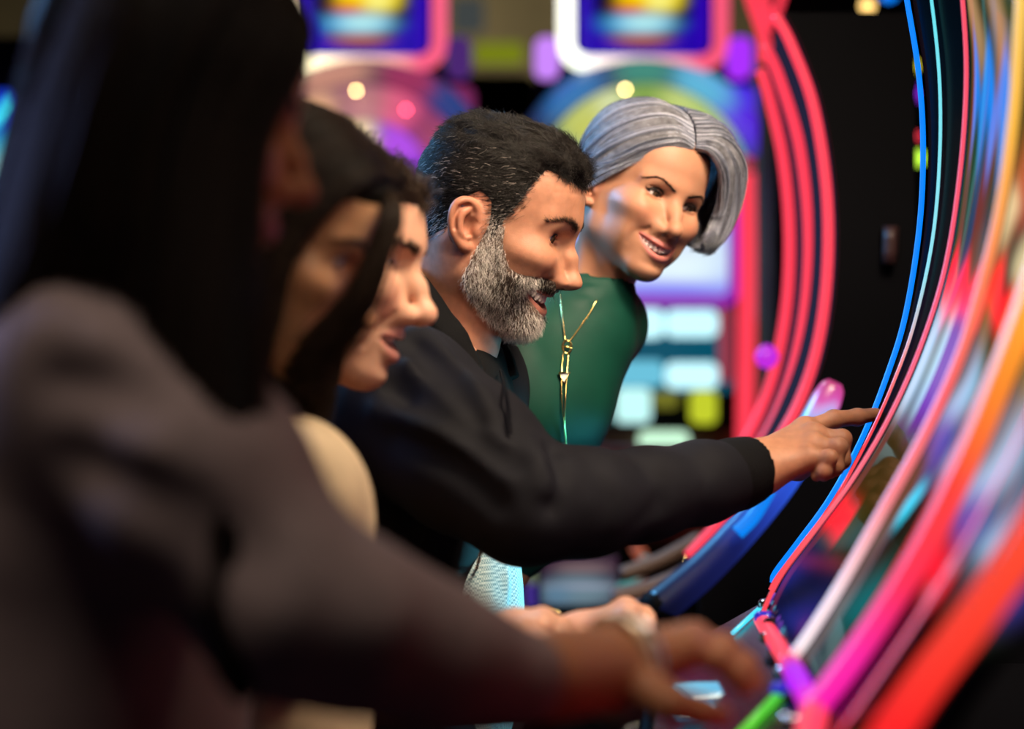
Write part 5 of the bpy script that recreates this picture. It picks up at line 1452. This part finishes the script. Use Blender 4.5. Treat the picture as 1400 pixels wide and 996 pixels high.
d = unit(N * .4 + np.stack([.5 * vnoise(P, 120, 4) + .1, vnoise(P, 120, 5), vnoise(P, 120, 6)], 1))
a, f, c = strands_mesh(grow(P, N, d, .014 + .012 * rng.random(len(P)), 10, .2, .75, 3), .0005, .0002, np.array((.030, .016, .008)) * (.5 + rng.random((len(P), 1))))
ypart.append(mesh_obj('hair_strand', YX(a), f, HAIR, colors=c))
ypart += (brow_strands([(.0915, .010, .0135), (.0875, .022, .0180), (.079, .036, .0190), (.066, .048, .0140)], 300, .008, .0003, (.03, .017, .010), 'eyebrow', YX, yv, yF, 31, .006))
for s in (1, -1):
    ev, ef, ec = eye_geo(s, yp, (0, D(-12))); ypart.append(mesh_obj('eye', YX(ev), ef, EYE, colors=ec))
tv, tf = teeth_geo(yp); ypart.append(mesh_obj('teeth', YX(tv), tf, TEETH))
# his two hands resting on the deck, arms hidden by the nearer people
def fist(cx, cy, Y, s=1.0, tilt=0., turn=1):
    J = []
    for i in range(4):
        dy = .018 * i * turn; o = np.array((0, -dy, 0))
        J.append([W(cx + 12 * s, cy - 12 * s + tilt * i, Y) + o, W(cx + 36 * s, cy - 6 * s + tilt * i, Y) + o, W(cx + 34 * s, cy + 16 * s, Y) + o, W(cx + 14 * s, cy + 18 * s, Y) + o])
    T_ = [W(cx - 22 * s, cy + 10 * s, Y) + (0, -.05, 0), W(cx + 2 * s, cy + 16 * s, Y) + (0, -.066, 0), W(cx + 22 * s, cy + 12 * s, Y) + (0, -.066, 0), W(cx + 34 * s, cy + 8 * s, Y) + (0, -.06, 0)]
    return J, T_
J1, T1 = fist(842, 848, 2.30, 1.05); w1 = W(792, 876, 2.27); f1 = W(700, 930, 2.22)
h1v, h1F = hand_clay(J1, T1, w1, f1, h=.0025)
J2 = [[W(742 + 0 * i, 850 + 3 * i, 2.22 - .02 * i), W(768, 856 + 3 * i, 2.22 - .02 * i), W(788, 872 + 3 * i, 2.225 - .02 * i), W(796, 890 + 3 * i, 2.23 - .02 * i)] for i in range(4)]
T2 = [W(716, 868, 2.14), W(740, 880, 2.12), W(764, 890, 2.12), W(782, 898, 2.13)]
h2v, h2F = hand_clay(J2, T2, W(700, 872, 2.20), W(620, 915, 2.16), h=.0025)
tg = clay_world(250, 480, 560, 1080, 2.15, 2.65, .010)
tg.cone(YX(np.array((-.05, 0, -.19))), W(330, 680, 2.38), .05, .07, .05); tg.ell(W(315, 740, 2.4), (.08, .14, .14), .05); tg.ell(W(340, 950, 2.4), (.09, .13, .16), .05)
tv_, tF_ = tg.mesh()
v, F, c = join_geo([(YX(yv), yF, ycol), (h1v, h1F, np.array((.50, .27, .18))), (h2v, h2F, np.array((.50, .27, .18))), (tv_, tF_, yp['skin'])])
ypart.append(mesh_obj('body', v, F, SKIN3, colors=c))
g = clay_world(200, 540, 720, 1100, 2.08, 2.66, .009)
g.ell(W(310, 740, 2.40), (.10, .18, .16), .05); g.ell(W(300, 940, 2.40), (.10, .16, .20), .06)
g.cone(W(330, 680, 2.24), W(430, 870, 2.20), .065, .056, .04); g.cone(W(430, 870, 2.20), W(640, 905, 2.17), .058, .042, .03)
g.cone(W(330, 680, 2.54), W(480, 920, 2.40), .065, .056, .04); g.cone(W(480, 920, 2.40), W(715, 922, 2.225), .058, .045, .03)
v, F = g.mesh(); ypart.append(mesh_obj('shirt', relax(v, F, 2), F, knit('tan_shirt', (.20, .10, .05), 500, .5)))
adopt(yng, ypart); legs(W(330, 1130, 2.40), .40, TROUS, yng)

# ---------- long-haired woman leaning beside him
rng = np.random.default_rng(33)
SKIN4 = mat('skin_dark_haired_woman', (.5, .3, .2), .45, attr='Col', sss=.2, spec=.3)
KP = dict(fem=1., h=.0026, gap=.0, smile=.004, mouth_w=.024, skin=(.50, .26, .14), lipcol=(.30, .08, .07), squint=.0022, lid=-.001, neck=(-.05, 0, -.19), neck_r=.046, brow=.4, jaw=.88, makeup=.6, skull=-.014)
kv, kF, kcol, kp, KX = head_of(KP, 'k', None, *DRK_POSE, SKIN4)
drk = empty('person', (W(380, 800, 2.05)[0], 2.05, 0), 'woman with long dark hair and cream top between foreground woman and laughing young man', 'person')
DARKH = mat('black_brown_hair', (.010, .006, .004), .5, attr='Col', spec=.15)
kpart = []
Rk = [[(.086, -.001, .070), (.092, -.030, .072), (.093, -.058, .040), (.092, -.066, .0), (.078, -.072, -.045), (.05, -.082, -.095), (.03, -.09, -.16), (.01, -.10, -.22)],
      [(.078, .0, .086), (.074, -.040, .088), (.062, -.074, .046), (.050, -.088, -.01), (.040, -.094, -.06), (.025, -.10, -.12), (.01, -.105, -.18), (.0, -.11, -.25)],
      [(.050, .0, .106), (.040, -.050, .104), (.020, -.086, .060), (.012, -.097, .0), (.008, -.103, -.06), (.0, -.108, -.12), (-.01, -.11, -.18), (-.02, -.11, -.26)],
      [(.010, .0, .122), (-.005, -.050, .116), (-.030, -.084, .068), (-.040, -.095, .0), (-.042, -.100, -.06), (-.05, -.100, -.13), (-.06, -.10, -.20), (-.07, -.10, -.27)],
      [(-.025, .0, .120), (-.055, -.040, .108), (-.085, -.062, .060), (-.095, -.070, .0), (-.098, -.070, -.06), (-.10, -.07, -.13), (-.10, -.07, -.20), (-.10, -.07, -.27)],
      [(-.03, .004, .118), (-.075, .0, .106), (-.112, .0, .058), (-.118, .0, .0), (-.118, .0, -.06), (-.12, .0, -.13), (-.12, .0, -.2), (-.12, .0, -.27)]]
Rk = [[(p_[0] + .42 * max(0, -p_[2]), p_[1], p_[2] * (.90 if p_[2] > .05 else 1.)) for p_ in q] for q in Rk[1:]]
Lk = [[(p_[0], -p_[1], p_[2]) for p_ in q] for q in Rk]
LOCKK = [[(.086 + e_, -.004 - e_, .072), (.103 + e_, -.030, .060), (.112 + e_, -.044, .030), (.117 + e_, -.052, -.010), (.113 + e_, -.056, -.050), (.104 + e_ * .6, -.060, -.085), (.098 + e_ * .3, -.064, -.12)] for e_ in (-.010, 0., .007)]
for G, n in ((Rk, 2200), (Lk, 1400), (LOCKK, 500)):
    v_, f_ = sheet_surface(G, 30, 26, .014 if len(G) > 3 else .006); kpart.append(mesh_obj('hair', KX(v_), f_, mat('dark_hair')))
    S = sheet(G, n, 20, rng, .012, .008, .006); a, f, c = strands_mesh(S, .0006, .0003, np.array((.016, .009, .005)) * (.4 + 1.2 * rng.random((n, 1))))
    kpart.append(mesh_obj('hair_strand', KX(a), f, DARKH, colors=c))
hm = smooth_mask(in_poly(kv[:, 0], kv[:, 2], hl).astype(float), kF, 5)
v_, f_ = shell(kv, kF, hm, np.full(len(kv), .006)); kpart.append(mesh_obj('hair', KX(v_), f_, mat('dark_hair')))
kpart += (brow_strands([(.0905, .009, .0135), (.0880, .020, .0185), (.080, .034, .0215), (.066, .0475, .0150)], 260, .007, .0003, (.02, .012, .008), 'eyebrow', KX, kv, kF, 41, .004))
for s in (1, -1):
    ev, ef, ec = eye_geo(s, kp, (0, D(-15))); kpart.append(mesh_obj('eye', KX(ev), ef, EYE, colors=ec))
g = clay_world(180, 500, 560, 1100, 1.84, 2.30, .008)
g.cone(KX(np.array((-.05, 0, -.17))), W(370, 680, 2.06), .042, .045, .03)
tvk, tFk = g.mesh()
v, F, c = join_geo([(KX(kv), kF, kcol), (tvk, tFk, kp['skin'])]); kpart.append(mesh_obj('body', v, F, SKIN4, colors=c))
g = clay_world(180, 540, 560, 1100, 1.80, 2.32, .008)
g.cone(W(390, 682, 1.96), W(398, 682, 2.16), .064, .064, .04); g.ell(W(385, 760, 2.06), (.062, .14, .10), .04); g.ell(W(390, 860, 2.06), (.066, .12, .16), .05); g.ell(W(380, 1000, 2.06), (.07, .12, .16), .05)
g.cone(W(380, 710, 1.93), W(380, 860, 1.90), .055, .045, .03)
folds(g, [[(455, 620, 1.95), (470, 700, 1.95), (478, 780, 1.97)], [(430, 650, 1.90), (440, 720, 1.90)]], .008, -.006)
v, F = g.mesh(); kpart.append(mesh_obj('cream_top', relax(v, F, 2), F, knit('cream_knit', (.60, .47, .30), 500, .5)))
adopt(drk, kpart); legs(W(370, 1160, 2.06), .40, TROUS, drk)

# ---------- the woman in the foreground
rng = np.random.default_rng(44)
SKIN5 = mat('skin_foreground_woman', (.5, .3, .2), .5, attr='Col', sss=.2, spec=.3)
FP = dict(fem=1., h=.003, gap=.0, smile=.003, mouth_w=.024, skin=(.42, .17, .085), lipcol=(.30, .07, .06), squint=.003, neck=(-.05, 0, -.19), neck_r=.048, brow=.4, jaw=.9)
fv, fF, fcol, fp, FX = head_of(FP, 'f', None, *FGD_POSE, SKIN5)
fgd = empty('person', (W(150, 900, 1.68)[0], 1.68, 0), 'foreground woman with long dark hair and beige blazer reaching for the machine', 'person')
fpart = []
RW = [[(.084, -.004, .074), (.085, -.036, .072), (.072, -.066, .034), (.058, -.078, -.02), (.052, -.086, -.08), (.055, -.092, -.15), (.06, -.095, -.22), (.06, -.10, -.30)],
      [(.074, .0, .090), (.066, -.046, .088), (.050, -.080, .044), (.040, -.092, -.015), (.034, -.100, -.08), (.034, -.105, -.15), (.035, -.11, -.22), (.035, -.115, -.31)],
      [(.048, .0, .110), (.036, -.054, .108), (.016, -.090, .058), (.006, -.103, -.005), (.002, -.110, -.07), (-.002, -.118, -.14), (-.005, -.122, -.21), (-.01, -.125, -.30)],
      [(.010, .0, .124), (-.006, -.054, .120), (-.034, -.090, .068), (-.046, -.104, .0), (-.054, -.110, -.07), (-.065, -.116, -.14), (-.08, -.118, -.21), (-.09, -.12, -.29)],
      [(-.025, .0, .122), (-.058, -.044, .112), (-.078, -.066, .064), (-.086, -.072, .0), (-.092, -.074, -.07), (-.100, -.076, -.14), (-.106, -.08, -.20), (-.11, -.08, -.27)],
      [(-.03, .004, .120), (-.080, .0, .108), (-.096, .0, .060), (-.100, .0, -.005), (-.104, .0, -.07), (-.110, .0, -.14), (-.116, .0, -.20), (-.12, .0, -.26)]]
RW = [[(p_[0] + (.016 if i < 2 and p_[2] < .06 else 0) + (.30 if i < 2 else .10) * max(0, -p_[2] - .02), p_[1] - .075 * (i < 2) * min(1, max(0, -p_[2] * 5)), p_[2] * (1.25 if i < 2 else .80) if p_[2] < 0 else p_[2]) for p_ in q] for i, q in enumerate(RW)]
LW = [[(p_[0], -p_[1], p_[2]) for p_ in q] for q in RW]
for G, n in ((RW, 2600), (LW, 1400)):
    v_, f_ = sheet_surface(G, 30, 26, .016); fpart.append(mesh_obj('hair', FX(v_), f_, mat('dark_hair')))
    S = sheet(G, n, 18, rng, .012, .006, .002); a, f, c = strands_mesh(S, .0007, .0004, np.array((.014, .008, .005)) * (.4 + 1.2 * rng.random((n, 1))))
    fpart.append(mesh_obj('hair_strand', FX(a), f, DARKH, colors=c))
hm = smooth_mask(in_poly(fv[:, 0], fv[:, 2], hl).astype(float), fF, 5)
v_, f_ = shell(fv, fF, hm, np.full(len(fv), .008)); fpart.append(mesh_obj('hair', FX(v_), f_, mat('dark_hair')))
for s in (1, -1):
    ev, ef, ec = eye_geo(s, fp); fpart.append(mesh_obj('eye', FX(ev), ef, EYE, colors=ec))
fpart += (brow_strands([(.0905, .009, .0135), (.0880, .020, .0185), (.080, .034, .0215), (.066, .0475, .0150)], 200, .007, .0003, (.02, .012, .008), 'eyebrow', FX, fv, fF, 51, .004))
# hand pressing the deck
FJ = []
for i in range(4):
    Y = 1.76 - .019 * i
    FJ.append([W(948 - 4 * i, 876 + 5 * i, Y), W(990 - 3 * i, 884 + 6 * i, Y + .004), W(1018 - 4 * i, 908 + 5 * i, Y + .006), W(1034 - 6 * i, 930 + 4 * i, Y + .006)])
FT = [W(880, 940, 1.66), W(920, 962, 1.64), W(958, 972, 1.645), W(985, 978, 1.655)]
fw, ff = W(835, 912, 1.68), W(690, 930, 1.60)
fhv, fhF = hand_clay(FJ, FT, fw, ff, h=.0028, wr=.026, palm_r=.0155, fr=.030)
g = clay_world(-200, 200, 420, 1080, 1.45, 1.98, .012)
g.cone(FX(np.array((-.05, 0, -.17))), W(150, 560, 1.72), .045, .09, .04); g.ell(W(110, 700, 1.74), (.09, .13, .16), .04); g.ell(W(80, 950, 1.74), (.09, .12, .16), .04)
tvf, tFf = g.mesh()
v, F, c = join_geo([(FX(fv), fF, fcol), (fhv, fhF, np.array((.42, .185, .085))), (tvf, tFf, fp['skin'])]); fpart.append(mesh_obj('body', v, F, SKIN5, colors=c))
BLAZER = knit('beige_blazer', (.25, .195, .185), 500, .5, .85)
g = clay_world(-260, 320, 760, 1120, 1.40, 2.0, .0085)
g.ell(W(110, 640, 1.74), (.125, .19, .16), .05); g.ell(W(80, 850, 1.74), (.125, .17, .20), .07); g.ell(W(60, 1040, 1.74), (.13, .17, .18), .06)
fs_, fe_ = W(135, 500, 1.60), W(400, 825, 1.54)
g.cone(W(120, 560, 1.74), fs_, .07, .076, .05); g.cone(W(100, 550, 1.74), W(120, 560, 1.90), .07, .078, .05)
g.cone(fs_, W(270, 660, 1.56), .076, .070, .04); g.cone(W(270, 660, 1.56), fe_, .070, .057, .03)
g.chain([fe_, W(500, 860, 1.55), W(600, 895, 1.57), W(705, 924, 1.60)], [.057, .048, .040, .034], .03)
folds(g, [[(120, 400, 1.55), (230, 470, 1.50), (300, 570, 1.47)], [(100, 520, 1.52), (210, 560, 1.48), (290, 640, 1.47)], [(130, 620, 1.52), (240, 690, 1.48), (340, 760, 1.47)]], .014, -.010)
folds(g, [[(150, 470, 1.52), (240, 520, 1.49), (310, 610, 1.47)], [(150, 570, 1.52), (230, 610, 1.48), (330, 700, 1.46)], [(480, 800, 1.52), (520, 850, 1.50), (520, 900, 1.52)]], .014, .010)
v, F = g.mesh(); fpart.append(mesh_obj('blazer', relax(v, F, 2), F, BLAZER))
adopt(fgd, fpart); legs(W(60, 1180, 1.74), .35, TROUS, fgd)
# bracelet
br = empty('bracelet', W(850, 905, 1.675), 'pale metal bracelet on the foreground woman wrist', 'bracelet')
ax = unit(fw - ff); u_ = unit(np.cross(ax, (0, 1., 0))); v2 = np.cross(ax, u_); cb = fw + ax * .004
ringp = np.array([cb + .0345 * (u_ * math.cos(t) + v2 * math.sin(t) * .95) for t in np.linspace(0, 2 * math.pi, 33)])
MB().tube(ringp, .0045, 8).build('band', mat('pale_gold', (.75, .62, .42), .3, .8), br, True)
MB().tube(ringp + ax * .012, .003, 8).build('band', CHROME, br, True)

# ------------------------------------------------------------------ sub-parts go under the part they belong to
BELONG = {'hair_strand': 'hair', 'hair_wisp': 'hair', 'collar': 'jacket', 'cuff': 'jacket', 'zip_tape': 'jacket', 'zip_teeth': 'jacket', 'beard_base': 'beard',
          'topper_neon': 'topper_box', 'topper_frame': 'topper_box', 'topper_screen': 'topper_box', 'deck_button': 'button_deck', 'round_button': 'button_deck',
          'info_card': 'button_deck', 'trim_light': 'button_deck', 'light_tile': 'panel', 'screen_frame': 'screen', 'door_pull': 'side_panel', 'back_post': 'backrest',
          'ring_bar': 'ring', 'triangle_frame': 'triangle', 'eyelash': 'eye', 'cap_lamp': 'side_light', 'dome_picture': 'dome_light'}
for thing in [o for o in scene.objects if o.type == 'EMPTY']:
    kids = list(thing.children)
    by = {}
    for k_ in kids: by.setdefault(k_.name.split('.')[0], []).append(k_)
    for sub, host in BELONG.items():
        hosts = by.get(host)
        if not hosts: continue
        for n_, k_ in enumerate(by.get(sub, [])):
            k_.parent = hosts[n_ % len(hosts)] if sub in ('eyelash', 'cap_lamp') else hosts[0]; k_.location = (0, 0, 0)
